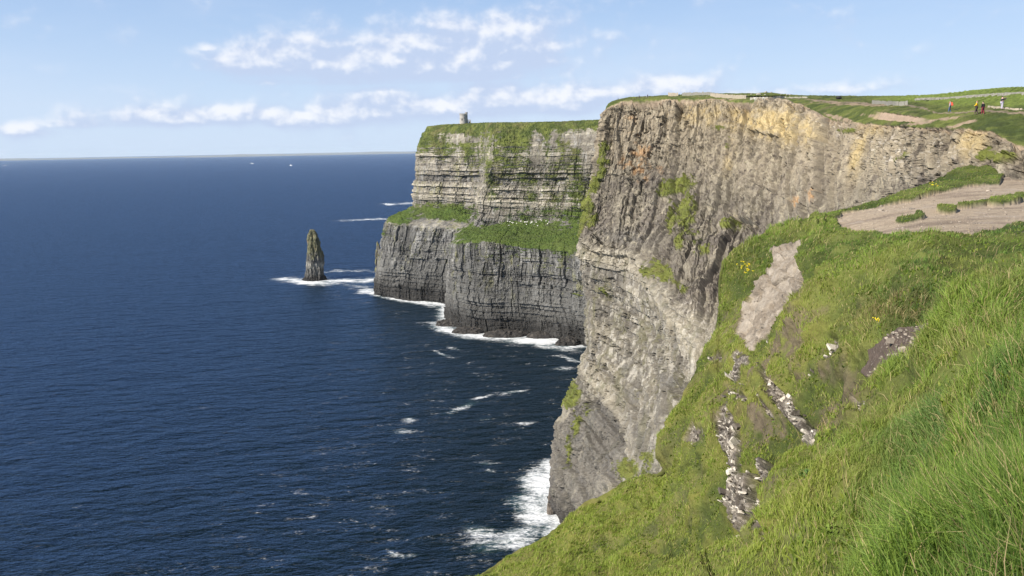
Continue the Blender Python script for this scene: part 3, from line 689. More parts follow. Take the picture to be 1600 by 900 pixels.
    tuss = tuss + 1.3 * (1 - flat0) * fbm(x / 4.5 + 3, y / 4.5, z / 4.5, 4, 0.55) * np.clip(dist / 22, 0.05, 1.2) * (1 - 0.75 * sst(-px, -1190, -1130) * sst(-py, -560, -520))
    tuss = tuss + 0.30 * blob(px, py, [(1385, 722, 250, 20, -39.8, 1)]) - 0.5 * blob(px, py, [(1300, 745, 40, 26, -30, 1), (1130, 850, 60, 30, -20, 1), (1560, 650, 60, 30, -35, .35)])
    slopeN = sst(-N[..., 2], -0.95, -0.6)
    flatpl = sst(-py, -372, -355) * (px > 1290)
    tuss = tuss * (1 - 0.6 * flatpl) * (1 - 0.75 * sst(-px, -1190, -1130) * sst(-py, -560, -520))
    rr = 0.45 * fbm(x / 0.8, y / 0.8, z / 0.5, 4, 0.6, True)
    f1, f21, cid = worley(x / 0.9, y / 0.9, z / 0.45)
    rockd = 0.10 * (cid - 0.5) + rr * 0.15 - 0.02
    sw = worley(x / 1.8 + z * .2, y / 2.2, z / 0.9); scd = 0.32 * fbm(x / 1.2, y / 1.2, z / 0.7, 5, 0.65) + 0.5 * (sw[2] - .5) - 0.10 * (1 - sst(sw[1], 0, .08)) - 0.25
    pd = 0.09 * fbm(x / 2.5, y / 0.9, 0.5, 5, 0.6) - 0.24
    d = tuss * (1 - bare) + rock * rockd + scar * scd + soil * (-0.15 + 0.04 * n2) + path * pd
    rb2 = sst(rb, 0.15, 0.6) * (1 - rock) * 0.1
    d = (d - rb2) * edge * vis + (1 - vis) * 0.4 * n1
    V = V + N * d[..., None]
    # -------- colour
    gcol = mixc(np.zeros(V.shape, np.float32) + GREEN_D * 0.9, GREEN_L, sst(n1 * 0.7 + n0 * .6, -0.35, 0.35))
    left = sst(-px, -1420, -1250) * sst(py, 380, 470)
    gcol = mixc(gcol, (0.19, 0.18, 0.045), left * sst(n1, -0.3, 0.4) * 0.7)
    gcol = mixc(gcol, (0.12, 0.09, 0.055), blob(px, py, [(1340, 620, 60, 60, 0, 1), (1300, 590, 60, 30, 0, .7), (1160, 640, 30, 60, 0, .8), (1220, 680, 50, 40, 0, .6), (1340, 500, 30, 30, 0, .5)]) * sst(n1 + n2, -0.4, 0.5) * 0.7)
    gcol = mixc(gcol, (0.155, 0.12, 0.088), sst(fbm(x / 1.6 + 3, y / 1.6, z / 1.6, 4, 0.6), -0.05, 0.2) * sst(-px, -1400, -1250) * sst(py, 420, 520) * (0.2 + 0.65 * sst(px, 1090, 1160) * (1 - sst(py, 740, 800))))
    rcol = mixc(np.zeros(V.shape, np.float32) + np.array([0.11, 0.095, 0.082], np.float32), (0.22, 0.19, 0.155), sst(n2, -0.2, 0.4))
    fl = sst(fbm(x / 0.30, y / 0.30, z / 0.16, 3, 0.6), 0.18, 0.34)
    rcol = mixc(rcol, (0.50, 0.45, 0.38), fl * 0.35)
    scol = mixc(np.zeros(V.shape, np.float32) + np.array([0.25, 0.208, 0.162], np.float32), (0.37, 0.32, 0.262), sst(n2 + n1, -0.3, 0.5))
    scol = mixc(scol, (0.16, 0.14, 0.12), sst(fbm(x / .5 + 9, y / .5, z / .5, 3), .38, .5) * .5)
    pcol = mixc(np.zeros(V.shape, np.float32) + np.array([0.42, 0.338, 0.250], np.float32), (0.225, 0.175, 0.135), sst(fbm(x / 6, y / 1.3, 0.5, 5, 0.65), -0.05, 0.4) * 0.8)
    pcol = mixc(pcol, (0.45, 0.38, 0.32), sst(fbm(x / 2 + 70, y / 1.0, 0.5, 4, 0.6), 0.1, 0.5) * 0.6)
    socol = mixc(np.zeros(V.shape, np.float32) + np.array([0.13, 0.10, 0.082], np.float32), (0.30, 0.25, 0.21), sst(n2 + n1, 0.3, 0.7))
    col = gcol
    for mk, cc in ((rock, rcol), (scar, scol), (soil, socol), (path, pcol)):
        col = col * (1 - mk[..., None]) + cc * mk[..., None]
    back = sst(np.arange(V.shape[0]) - (V.shape[0] - nsk), 12, 24)[:, None] * (1 - sst(px, 1500, 1600))
    col = mixc(col, (0.20, 0.18, 0.16), back)
    o = grid_mesh('ground', V, M_FIELD, {'col': col, 'rk': (rock * vis).astype(np.float32), 'soil': np.maximum(soil, scar).astype(np.float32)}, smooth=True)
    tag(o, kind='structure')
    return V, N, bare, px, py, dist, nsk, rock, n1, n0
FG = foreground()

# ================================================================== SEA
def mat_sea():
    m = bpy.data.materials.new('sea_water'); m.use_nodes = True; t = NT(m.node_tree)
    g = t.n('ShaderNodeNewGeometry').outputs['Position']
    foam = t.n('ShaderNodeAttribute', attribute_name='foam').outputs['Fac']
    teal = t.n('ShaderNodeAttribute', attribute_name='shallow').outputs['Fac']
    sv = t.n('ShaderNodeMapping', {'Vector': g, 'Rotation': (0, 0, math.radians(-24)), 'Scale': (0.45, 1.0, 1.0)}).outputs[0]
    a = t.noise(sv, 0.09, 6, 0.62); b = t.noise(sv, 0.35, 5, 0.6); c = t.noise(sv, 0.022, 4, 0.5)
    h = t.m('ADD', t.m('ADD', t.m('MULTIPLY', a, 3.4), t.m('MULTIPLY', b, 0.5)), t.m('MULTIPLY', c, 2.4))
    bp = t.n('ShaderNodeBump', {'Height': h, 'Strength': 1.0, 'Distance': 1.5})
    colr0 = t.mix(teal, (0.0010, 0.0044, 0.0088), (0.0024, 0.0064, 0.0058))
    colr = t.mix(t.m('MULTIPLY', t.ss(t.m('ADD', foam, t.m('MULTIPLY', t.m('SUBTRACT', t.noise(sv, 0.06, 5, 0.6), 0.5), 1.2)), 0.25, 0.95), 0.7), colr0, (0.035, 0.085, 0.085))
    fr = t.n('ShaderNodeFresnel', {'IOR': 1.33, 'Normal': bp}).outputs[0]
    wd = t.n('ShaderNodeBsdfDiffuse', {0: colr, 'Normal': bp})
    wg = t.n('ShaderNodeBsdfGlossy', {0: (0.33, 0.50, 0.77, 1), 'Roughness': 0.38, 'Normal': bp})
    water = t.n('ShaderNodeMixShader', {0: t.m('MULTIPLY', fr, 0.85), 1: wd.outputs[0], 2: wg.outputs[0]})
    # foam: lacy threshold of noise
    fn = t.noise(sv, 0.60, 8, 0.72, 1.2); fn2 = t.noise(sv, 0.10, 6, 0.6, 0.4)
    fv = t.m('ADD', t.m('MULTIPLY', t.m('SUBTRACT', fn, 0.5), 2.2), t.m('MULTIPLY', t.m('SUBTRACT', fn2, 0.5), 1.4))
    fm = t.m('MULTIPLY', t.ss(t.m('ADD', foam, fv), 0.36, 1.05), 0.92)
    fb = t.n('ShaderNodeBsdfDiffuse', {0: (0.78, 0.80, 0.82, 1), 'Normal': bp})
    mx = t.n('ShaderNodeMixShader', {0: fm, 1: water.outputs[0], 2: fb.outputs[0]})
    t.n('ShaderNodeOutputMaterial', {0: mx}); return m
def bump_trails(items): return [(a, b, c * 1.1, d, e, f + .12 if .4 <= f <= .7 and b > 540 else f) for a, b, c, d, e, f in items]
def seg_dist(X, Y, pl):
    d = np.full(X.shape, 1e9)
    for (a, b) in zip(pl[:-1], pl[1:]):
        ab = b[:2] - a[:2]; L = ab @ ab + 1e-9
        tt = np.clip(((X - a[0]) * ab[0] + (Y - a[1]) * ab[1]) / L, 0, 1)
        d = np.minimum(d, np.hypot(X - a[0] - tt * ab[0], Y - a[1] - tt * ab[1]))
    return d
STACK = PZ(492, 437, 0)
def sea():
    azd = np.concatenate([np.linspace(-180, -37, 60, endpoint=False), np.linspace(-37, 16, 1150, endpoint=False), np.linspace(16, 180, 70, endpoint=False)])
    # ring radii even in view angle
    ang = np.concatenate([np.linspace(math.atan2(CAMZ, 5), math.radians(32), 20, endpoint=False), np.linspace(math.radians(32), math.radians(0.5), 780, endpoint=False), np.radians(np.geomspace(0.5, 0.125, 12))])
    R = CAMZ / np.tan(ang)
    A = np.radians(azd)[None]; R = R[:, None]
    X = R * np.sin(A); Y = R * np.cos(A)
    swell = 0.9 * fbm((X * 0.9 + Y * 0.42) / 60, (Y * 0.9 - X * 0.42) / 16, 0.5, 4, 0.55) * sst(-R, -2500, -700)
    V = np.stack([X, Y, swell], 2)
    px, py, dist = proj(V)
    lineA = [np.array(PZ(a, b, 0)) for a, b in [(640, 455), (590, 452), (586, 458), (640, 470), (700, 477), (699, 505), (760, 520), (840, 525), (906, 540)]]
    dA = seg_dist(X, Y, lineA)
    lineB = [np.array(PZ(a, b, 0)) for a, b in [(905, 545), (880, 700), (866, 800), (893, 850), (930, 930)]]
    lineC = [np.array(PZ(a, b, 0)) for a, b in [(868, 740), (866, 800), (893, 850), (930, 930)]]; dC = seg_dist(X, Y, lineC)
    dB = seg_dist(X, Y, lineB)
    dS = np.hypot((X - STACK[0]) / 1.6, Y - STACK[1])
    foam = 0.95 * np.exp(-(dA / 13) ** 2) + 0.0
    foam = np.maximum(foam, 0.9 * np.exp(-(dC / 14) ** 2))
    foam = np.maximum(foam, 1.0 * np.exp(-(dS / 20) ** 2))
    foam = np.maximum(foam, blob(px + 9 * fbm(px / 25, py / 12, .5, 3), py + 4 * fbm(px / 25, py / 12, 4.5, 3), bump_trails([(480, 440, 45, 5, 4, 1.05), (445, 437, 18, 3, 5, .9), (530, 439, 50, 3.5, 0, .95), (575, 437, 26, 5, -8, .95), (545, 424, 45, 2.2, 0, .7), (575, 455, 20, 5, 0, .95), (640, 469, 60, 5, 10, 1.0), (560, 448, 40, 4, 6, .5),
                                          (700, 515, 34, 8, 14, 1.05), (760, 526, 60, 6, 5, 1.05), (840, 531, 55, 8, 0, 1.15), (870, 541, 40, 8, 8, .75), (610, 319, 14, 1.6, 0, .95), (575, 343, 45, 2.0, -2, .8), (640, 318, 30, 2, 0, .7),
                                          (845, 755, 32, 26, 0, 1.1), (835, 800, 34, 28, 30, 1.0), (800, 840, 60, 16, -15, .85), (860, 730, 16, 16, 0, .9), (790, 850, 70, 14, -5, .72), (760, 835, 45, 14, 10, .62), (850, 790, 30, 30, 0, .8), (620, 865, 24, 6, 20, .45), (645, 867, 18, 5, 0, .45),
                                          (800, 612, 26, 2.6, -8, .62), (755, 620, 26, 3, -15, .60), (720, 638, 26, 5, -20, .52), (640, 656, 14, 7, 0, .58), (635, 675, 22, 5, 0, .45), (825, 660, 20, 3.5, -5, .56), (760, 655, 20, 2, 0, .35),
                                          (880, 575, 22, 4, 0, .45), (890, 560, 24, 4, 10, .48), (690, 552, 20, 3, 15, .5), (710, 545, 20, 3, 10, .45), (850, 695, 14, 3, 0, .3), (760, 722, 20, 4, 0, .42), (765, 735, 12, 4, 0, .5), (640, 770, 14, 4, 0, .3), (700, 770, 20, 5, 0, .3), (860, 835, 20, 10, 0, .8),
                                          (395, 255.5, 3, .8, 0, 1.1), (454, 258, 2.6, .8, 0, 1.2), (10, 259, 6, .8, 0, .8)])))
    bay = 0.34 * np.exp(-(dB / 150) ** 2) + 0.30 * np.exp(-(dA / 60) ** 2)
    foam = np.maximum(foam, np.minimum(bay, 0.14))
    foam = np.maximum(foam, 0.015)
    sh = np.clip(1.0 * np.exp(-(dB / 260) ** 2) + 0.8 * np.exp(-(dA / 160) ** 2), 0, 1)
    o = grid_mesh('sea', V, mat_sea(), {'foam': foam.astype(np.float32), 'shallow': sh.astype(np.float32)}, smooth=True, flip=False, wrap=True)
    tag(o, kind='structure')
sea()

# ================================================================== HAZE
def haze():
    m = bpy.data.materials.new('haze_air'); m.use_nodes = True; t = NT(m.node_tree)
    v = t.n('ShaderNodeVolumePrincipled', {'Color': (0.80, 0.91, 1.0, 1), 'Density': 0.9e-5, 'Anisotropy': 0.0})
    o = t.n('ShaderNodeOutputMaterial'); m.node_tree.links.new(v.outputs[0], o.inputs['Volume'])
    x0, x1, y0, y1, z0, z1 = -58000, 58000, -58000, 58000, -60, 310
    vs = [(x, y, z) for x in (x0, x1) for y in (y0, y1) for z in (z0, z1)]
    fs = [(0, 1, 3, 2), (4, 6, 7, 5), (0, 4, 5, 1), (2, 3, 7, 6), (0, 2, 6, 4), (1, 5, 7, 3)]
    ob = raw_mesh('haze', vs, fs, m, 4, False)
    tag(ob, kind='stuff', label='thin pale sea haze lying over the water and cliffs', cat='haze')
haze()

# ================================================================== GRASS BLADES
def blades(name, base, nrm, L, W, col, seed, wind=(0.75, 0.30, 0.05), stiff=0.75):
    r = np.random.default_rng(seed); n = len(base)
    wv = np.array(wind)[None] * (0.6 + 0.8 * r.random((n, 1)))
    cl = fbm(base[:, 0] / 1.4, base[:, 1] / 1.4, base[:, 2] / 1.4, 3)
    cl2 = fbm(base[:, 0] / 1.1 + 31, base[:, 1] / 1.1, base[:, 2] / 1.1, 3)
    lean = wv + np.stack([cl * 1.3, cl2 * 1.3, 0 * cl], 1) + r.normal(0, 0.42, (n, 3)) + 0.5 * np.stack([fbm(base[:, 0] / .4, base[:, 1] / .4, base[:, 2] / .4 + q_, 2) for q_ in (0.5, 9.5, 19.5)], 1)
    up = nrm * 0.5 + np.array([0, 0, 0.7])[None]
    d1 = up * stiff + lean * 0.45; d1 /= np.linalg.norm(d1, axis=1, keepdims=True)
    d2 = up * stiff * 0.35 + lean; d2 /= np.linalg.norm(d2, axis=1, keepdims=True)
    side = np.cross(d1, r.normal(0, 1, (n, 3)) * 0.6 + np.array([0, 1, 0])); side /= np.linalg.norm(side, axis=1, keepdims=True) + 1e-6
    b = base - nrm * 0.02
    mid = b + d1 * (L * 0.5)[:, None]; tip = mid + d2 * (L * 0.5)[:, None]
    s0 = side * (W * 0.5)[:, None]
    vs = np.stack([b - s0, b + s0, mid - s0 * 0.75, mid + s0 * 0.75, tip], 1).reshape(-1, 3)
    i = (np.arange(n) * 5)[:, None]
    f = np.concatenate([i + np.array([[0, 1, 3]]), i + np.array([[0, 3, 2]]), i + np.array([[2, 3, 4]])], 1).reshape(-1, 3)
    c = np.repeat(col, 5, axis=0)
    return raw_mesh(name, vs, f, M_GRASS, 3, False, {'col': c})
def field_grass():
    V, N, bare, px, py, dist, nsk, rock, n1, n0 = FG
    r = np.random.default_rng(11)
    H, Wd = V.shape[:2]
    n = 620000
    i = r.uniform(60, H - nsk - 1, n); j = r.uniform(40, Wd - 20, n)
    def samp(A):
        i0 = i.astype(int); j0 = j.astype(int); fi = (i - i0); fj = (j - j0)
        if A.ndim == 3: fi = fi[:, None]; fj = fj[:, None]
        return (A[i0, j0] * (1 - fi) * (1 - fj) + A[i0 + 1, j0] * fi * (1 - fj) + A[i0, j0 + 1] * (1 - fi) * fj + A[i0 + 1, j0 + 1] * fi * fj)
    b = samp(V); nn = samp(N); ba = samp(bare); qx = samp(px); qy = samp(py); dd = samp(dist); a1 = samp(n1); a0 = samp(n0)
    thin = sst(fbm(b[:, 0] / 1.6 + 3, b[:, 1] / 1.6, b[:, 2] / 1.6, 4, 0.6), -0.05, 0.3) * 0.88 * sst(-qx, -1400, -1250) * sst(qy, 420, 520) * (0.2 + 0.8 * sst(qx, 1090, 1160) * (1 - sst(qy, 740, 800))) + blob(qx, qy, ROCKS_BAND) * 0.5 + blob(qx, qy, [(1340, 620, 60, 50, 0, .6), (1160, 640, 30, 60, 0, .3), (1310, 590, 40, 30, 0, .4)])
    keep = (ba + 0.15 * r.normal(0, 1, n) < 0.25) & (r.random(n) > thin) & (qy < 960) & (qx < 1680) & (dd > 2.2)
    b, nn, qx, qy, dd, a1, a0 = b[keep], nn[keep], qx[keep], qy[keep], dd[keep], a1[keep], a0[keep]
    m = len(b)
    left = sst(-qx, -1430, -1250) * sst(qy, 380, 470)
    flatp = (1 - sst(qy, 395, 440)) * sst(qx, 1250, 1320)
    L = (0.28 + 0.16 * r.random(m)) * (1 - 0.28 * sst(dd, 9, 18)) * (1 - 0.35 * left) * (1 - 0.45 * flatp) * (1 - 0.30 * ((qy < 361) & (qx > 1400))) * (0.8 + 0.5 * sst(a1, -0.4, 0.4))
    W = 0.0045 + 0.00055 * dd
    k = r.random(m)
    gd = np.array([0.060, 0.120, 0.020]); gl = np.array([0.225, 0.320, 0.055]); gy = np.array([0.285, 0.330, 0.060]); st = np.array([0.42, 0.34, 0.17])
    mid_ = fbm(b[:, 0] / 0.7, b[:, 1] / 0.7, b[:, 2] / 0.7, 3)
    L = L * (0.75 + 0.9 * sst(mid_, -0.3, 0.4))
    v = np.clip(0.5 + 0.8 * a1 + 0.6 * a0 + 0.5 * mid_ + r.normal(0, .25, m), 0, 1)
    col = mixc(np.zeros((m, 3)) + gd, gl, v)
    mott = fbm(b[:, 0] / 3.2 + 5, b[:, 1] / 3.2, b[:, 2] / 3.2 + 8, 4, 0.6)
    col = mixc(col, (0.30, 0.27, 0.085), sst(mott, 0.05, 0.4) * 0.45 * sst(dd, 6, 14))
    col = mixc(col, (0.055, 0.105, 0.022), sst(-mott, 0.1, 0.4) * 0.6)
    col = mixc(col, gy, np.clip(left * 0.75 + 0.25 * sst(a0, 0, .5), 0, 1) * (0.4 + 0.6 * r.random(m)))
    blue = sst(fbm(b[:, 0] / 2.5 + 17, b[:, 1] / 2.5, b[:, 2] / 2.5, 3), 0.0, 0.35) * sst(qx, 1250, 1500)
    col = mixc(col, (0.085, 0.165, 0.055), blue * 0.6)
    brown = blob(qx, qy, [(1380, 475, 60, 30, -25, 1), (1330, 500, 30, 30, 0, .8), (1340, 570, 50, 40, 0, .7), (1560, 445, 40, 16, 0, .7), (1480, 560, 60, 16, -30, .5), (1300, 650, 60, 30, 0, .7), (1220, 660, 40, 40, 0, .5), (1390, 690, 50, 14, -35, .4), (1180, 600, 30, 30, 0, .5)])
    col = mixc(col, (0.24, 0.17, 0.095), brown * (k < 0.6) * 0.8)
    col = mixc(col, st, ((k > 0.90 - 0.10 * sst(fbm(b[:, 0] / 1.9 + 77, b[:, 1] / 1.9, b[:, 2] / 1.9, 3), 0.0, 0.4)) * 0.85).astype(float))
    col = col * r.uniform(0.75, 1.25, (m, 1))
    o = blades('grass', b, nn, L, W, col.astype(np.float32), 5)
    # broader short leaves in patches between the grass
    pk = (fbm(b[:, 0] / 1.3 + 91, b[:, 1] / 1.3, b[:, 2] / 1.3, 3) > 0.16) & (r.random(m) < 0.16) & (dd > 7)
    bb = b[pk]; mm = len(bb)
    c2 = mixc(np.zeros((mm, 3)) + np.array([0.10, 0.17, 0.025]), (0.27, 0.32, 0.05), r.random(mm)) * r.uniform(.7, 1.2, (mm, 1))
    o2 = blades('ground_cover', bb, nn[pk], 0.10 + 0.12 * r.random(mm), 0.03 + 0.0014 * dd[pk], c2.astype(np.float32), 8, wind=(0.1, -0.2, 0.1), stiff=0.5)
    tag(o2, label='patches of small broad leaves growing among the slope grass', cat='ground cover', kind='stuff')
    pk = (r.random(m) < 0.0045) & (qx > 1150)
    bb = b[pk]; mm = len(bb)
    o3 = blades('dead_stems', bb, nn[pk], 0.35 + 0.35 * r.random(mm), 0.004 + 0.0005 * dd[pk], (np.array([[0.40, 0.31, 0.17]]) * r.uniform(.5, 1.2, (mm, 1))).astype(np.float32), 9, wind=(0.5, 0.1, 0.1), stiff=1.0)
    tag(o3, label='scattered dry straw-coloured stems standing out of the near grass', cat='dry stems', kind='stuff')
    tag(o, label='long wind-combed grass covering the near cliff-top slope', cat='grass', kind='stuff')
field_grass()

# ================================================================== THINGS
def on_plateau(px_, py_):
    """nearest visible point of the plateau surface seen at a photo pixel"""
    d = (PLX - px_) ** 2 + ((PLY - py_) * 2) ** 2
    k = np.argsort(d)[:12]
    return PLV[k[np.argmin(PLD[k])]].copy()
FV, FN, FBARE, FPX, FPY, FDIST = FG[0], FG[1], FG[2], FG[3], FG[4], FG[5]
def on_ground(px_, py_):
    H = FV.shape[0] - 89
    d = (FPX[60:H] - px_) ** 2 + (FPY[60:H] - py_) ** 2
    k = np.unravel_index(np.argmin(d), d.shape)
    return FV[60:H][k].copy(), FN[60:H][k].copy()
def empty(name, loc, label, cat, group=None, rz=0.0):
    o = bpy.data.objects.new(name, None); COL.objects.link(o); o.location = tuple(loc); o.rotation_euler = (0, 0, rz)
    o.empty_display_size = 0.3
    return tag(o, label, cat, group)
class MB:
    def __init__(s): s.v = []; s.f = []
    def add(s, vs, fs):
        k = len(s.v); s.v += [tuple(v) for v in vs]; s.f += [tuple(i + k for i in f) for f in fs]; return s
    def box(s, c, d, rz=0, jit=0, rnd=None, taper=1.0, tilt=(0, 0)):
        vs = []
        R_ = Matrix.Rotation(rz, 3, 'Z') @ Matrix.Rotation(tilt[0], 3, 'X') @ Matrix.Rotation(tilt[1], 3, 'Y')
        for dz in (-1, 1):
            for dx, dy in ((-1, -1), (1, -1), (1, 1), (-1, 1)):
                k = taper if dz > 0 else 1
                p = Vector((dx * d[0] / 2 * k, dy * d[1] / 2 * k, dz * d[2] / 2))
                if jit: p += Vector([rnd.uniform(-jit, jit) * e for e in d])
                vs.append(R_ @ p + Vector(c))
        return s.add(vs, [(0, 3, 2, 1), (4, 5, 6, 7), (0, 1, 5, 4), (1, 2, 6, 5), (2, 3, 7, 6), (3, 0, 4, 7)])
    def tube(s, pts, rad, n=10, cap=True):
        """vertical-ish stack of rings: pts [(x,y,z)], rad [r]"""
        k = len(s.v); vs = []; fs = []
        for (x, y, z), r in zip(pts, rad):
            for i in range(n):
                a = 2 * math.pi * i / n; vs.append((x + r * math.cos(a), y + r * math.sin(a), z))
        for j in range(len(pts) - 1):
            for i in range(n): fs.append((j * n + i, j * n + (i + 1) % n, (j + 1) * n + (i + 1) % n, (j + 1) * n + i))
        if cap: fs += [tuple(range(n))[::-1], tuple((len(pts) - 1) * n + i for i in range(n))]
        return s.add(vs, fs)
    def build(s, name, mat, parent=None, smooth=False, bevel=0):
        me = bpy.data.meshes.new(name); me.from_pydata(s.v, [], s.f); me.materials.append(mat)
        if smooth: me.polygons.foreach_set('use_smooth', [True] * len(me.polygons))
        me.update(); o = bpy.data.objects.new(name, me); COL.objects.link(o)
        if parent: o.parent = parent
        if bevel:
            b = o.modifiers.new('bevel', 'BEVEL'); b.width = bevel; b.segments = 2
        return o

# ---- sea stack, spire and slabs: ringed rock columns
def rock_column(name, prof, D, label, cat, colfn, nseg=150, nz=220, flat=0.8, amp=1.0, sc=0.5, seed=0.0):
    """prof: list (px_centre, py, half width px), bottom to top"""
    pts = [P(a, b, D) for a, b, w_ in prof]; hw = [w_ * D / F for a, b, w_ in prof]
    zc = np.array([p[2] for p in pts]); zc[0] = min(zc[0], -3) if pts[0][2] < 6 else zc[0]
    arr = np.array([[p[0], D, z_, h] for p, z_, h in zip(pts, zc, hw)])
    G = pchip(np.arange(len(arr)), arr, np.linspace(0, len(arr) - 1, nz))
    a = np.linspace(0, 2 * np.pi, nseg, endpoint=False)[None]
    r = G[:, 3:4]
    X = G[:, 0:1] + r * np.cos(a); Y = G[:, 1:2] + r * flat * np.sin(a) + 0 * X; Z = G[:, 2:3] + 0 * X
    N = np.stack([np.cos(a) + 0 * X, np.sin(a) + 0 * X, 0 * X], 2)
    V = np.stack([X, Y, Z], 2)
    k = 1 / sc
    d = 1.6 * fbm(X / 6 * k * .5 + seed, Y / 6 * k * .5, Z / 30 * k * .5, 3) + 1.3 * fbm(X / 2.2, Y / 2.2 + seed, Z / 14, 4, 0.55, True)
    f1, f21, cid = worley(X / 3 + seed, Y / 3, Z / 9)
    d = d + 1.3 * (cid - 0.5) - 0.8 * (1 - sst(f21, 0, .1)) + 0.5 * fbm(X, Y, Z / 1.5, 4, 0.6)
    d = d + 2.6 * (worley(X / 2.6 + seed + 5, Y / 2.6, Z / 16)[2] - .5)
    d = d * amp * np.clip(r / 4, 0.3, 1)
    V = V + N * d[..., None]
    n1 = fbm(V[..., 0] / 3, V[..., 1] / 3, V[..., 2] / 3, 4, 0.6)
    col = colfn(V, n1)
    o = grid_mesh(name, V, M_CLIFF, {'col': col}, smooth=False, wrap=True)
    return tag(o, label, cat)
def stack_col(V, n1):
    z = V[..., 2]
    c = np.zeros(V.shape, np.float32) + np.array([0.15, 0.145, 0.135], np.float32)
    c = mixc(c, (0.20, 0.195, 0.10), sst(z + 14 * n1, 28, 40) * 0.7)
    c = mixc(c, (0.27, 0.17, 0.10), sst(n1, 0.25, 0.5) * sst(z, 30, 40) * 0.6)
    c = mixc(c, (0.40, 0.38, 0.33), np.exp(-((z - 21 - 3 * n1) / 4.0) ** 2) * 0.8)
    c = mixc(c, (0.05, 0.047, 0.045), 1 - sst(z + 3 * n1, 3, 10))
    return c
Ds = float(STACK[1])
st = rock_column('sea_stack', [(492, 440, 22), (492, 433, 14.5), (491.5, 426, 12.8), (492, 408, 12.4), (491.6, 398, 11.4), (490.8, 388, 10.2), (490.0, 378, 8.8), (488.6, 370, 6.8), (487.6, 363, 4.6), (486.8, 360, 3.4), (486.6, 358.6, 2.0), (487.3, 358.5, 0.3)], Ds,
                 'tall pointed sea stack standing alone in the surf with lichen-yellow top', 'sea stack', stack_col)
rock_column('rock_spire', [(592, 425, 5), (591.5, 400, 4.2), (591, 392, 3.4), (590.5, 385, 2.4), (589.8, 380, 1.6), (589.3, 377, 0.4)], PZ(588, 457, 0)[1] + 4,
            'small pointed rock spire against the left edge of the far headland', 'rock spire', lambda V, n: mixc(np.zeros(V.shape, np.float32) + np.array([0.17, 0.16, 0.14], np.float32), (0.26, 0.25, 0.12), sst(n, -.2, .3)), 60, 80)
Dq = PZ(862, 800, 0)[1]
rock_column('rock_slab', [(861, 806, 7), (863, 780, 6.5), (866, 750, 5), (869, 725, 3.5), (871, 708, 2), (872, 700, 0.3)], Dq,
            'dark narrow slab leaning on the foot of the near cliff in the surf', 'rock slab', lambda V, n: mixc(np.zeros(V.shape, np.float32) + np.array([0.10, 0.085, 0.075], np.float32), (0.20, 0.17, 0.14), sst(n, -.2, .4)), 60, 80, 1.2, 0.5)
def skerry(px, py, w_, h_, label, seed):
    p = PZ(px, py, 0)
    a = np.linspace(0, 2 * np.pi, 90, endpoint=False)[None]; b = np.linspace(-0.35, np.pi / 2, 40)[:, None]
    X = p[0] + w_ * np.cos(b) * np.cos(a); Y = p[1] + w_ * 0.5 * np.cos(b) * np.sin(a); Z = h_ * np.sin(b) + 0 * X
    V = np.stack([X, Y, Z], 2); N = np.stack([np.cos(b) * np.cos(a), np.cos(b) * np.sin(a), np.sin(b) + 0 * a], 2)
    d = 0.28 * h_ * (fbm(X / 5 + seed, Y / 5, Z / 4, 4, 0.6) + 0.8 * (worley(X / 3 + seed, Y / 3, Z / 3)[2] - .5))
    V = V + N * d[..., None]
    n1 = fbm(X / 2, Y / 2, Z / 2, 3)
    o = grid_mesh('wet_rock', V, M_CLIFF, {'col': mixc(np.zeros(V.shape, np.float32) + np.array([0.045, 0.042, 0.04], np.float32), (0.10, 0.09, 0.08), sst(n1, -.1, .5))}, smooth=False, wrap=True)
    tag(o, label, 'rock', 'dark wet rocks at the foot of the far headland')
skerry(700, 508, 12, 6, 'low black wet rock at the corner between the two far buttresses', 1)
skerry(735, 519, 18, 5, 'long black wet rock under the left end of the nearer far buttress', 2)
skerry(790, 524, 22, 5, 'widest black wet rock at the middle of the nearer far buttress foot', 3)
skerry(850, 526, 17, 5, 'black wet rock right of centre below the nearer far buttress', 4)
skerry(888, 538, 12, 7, 'black wet rock in the inlet where far and near cliffs meet', 5)

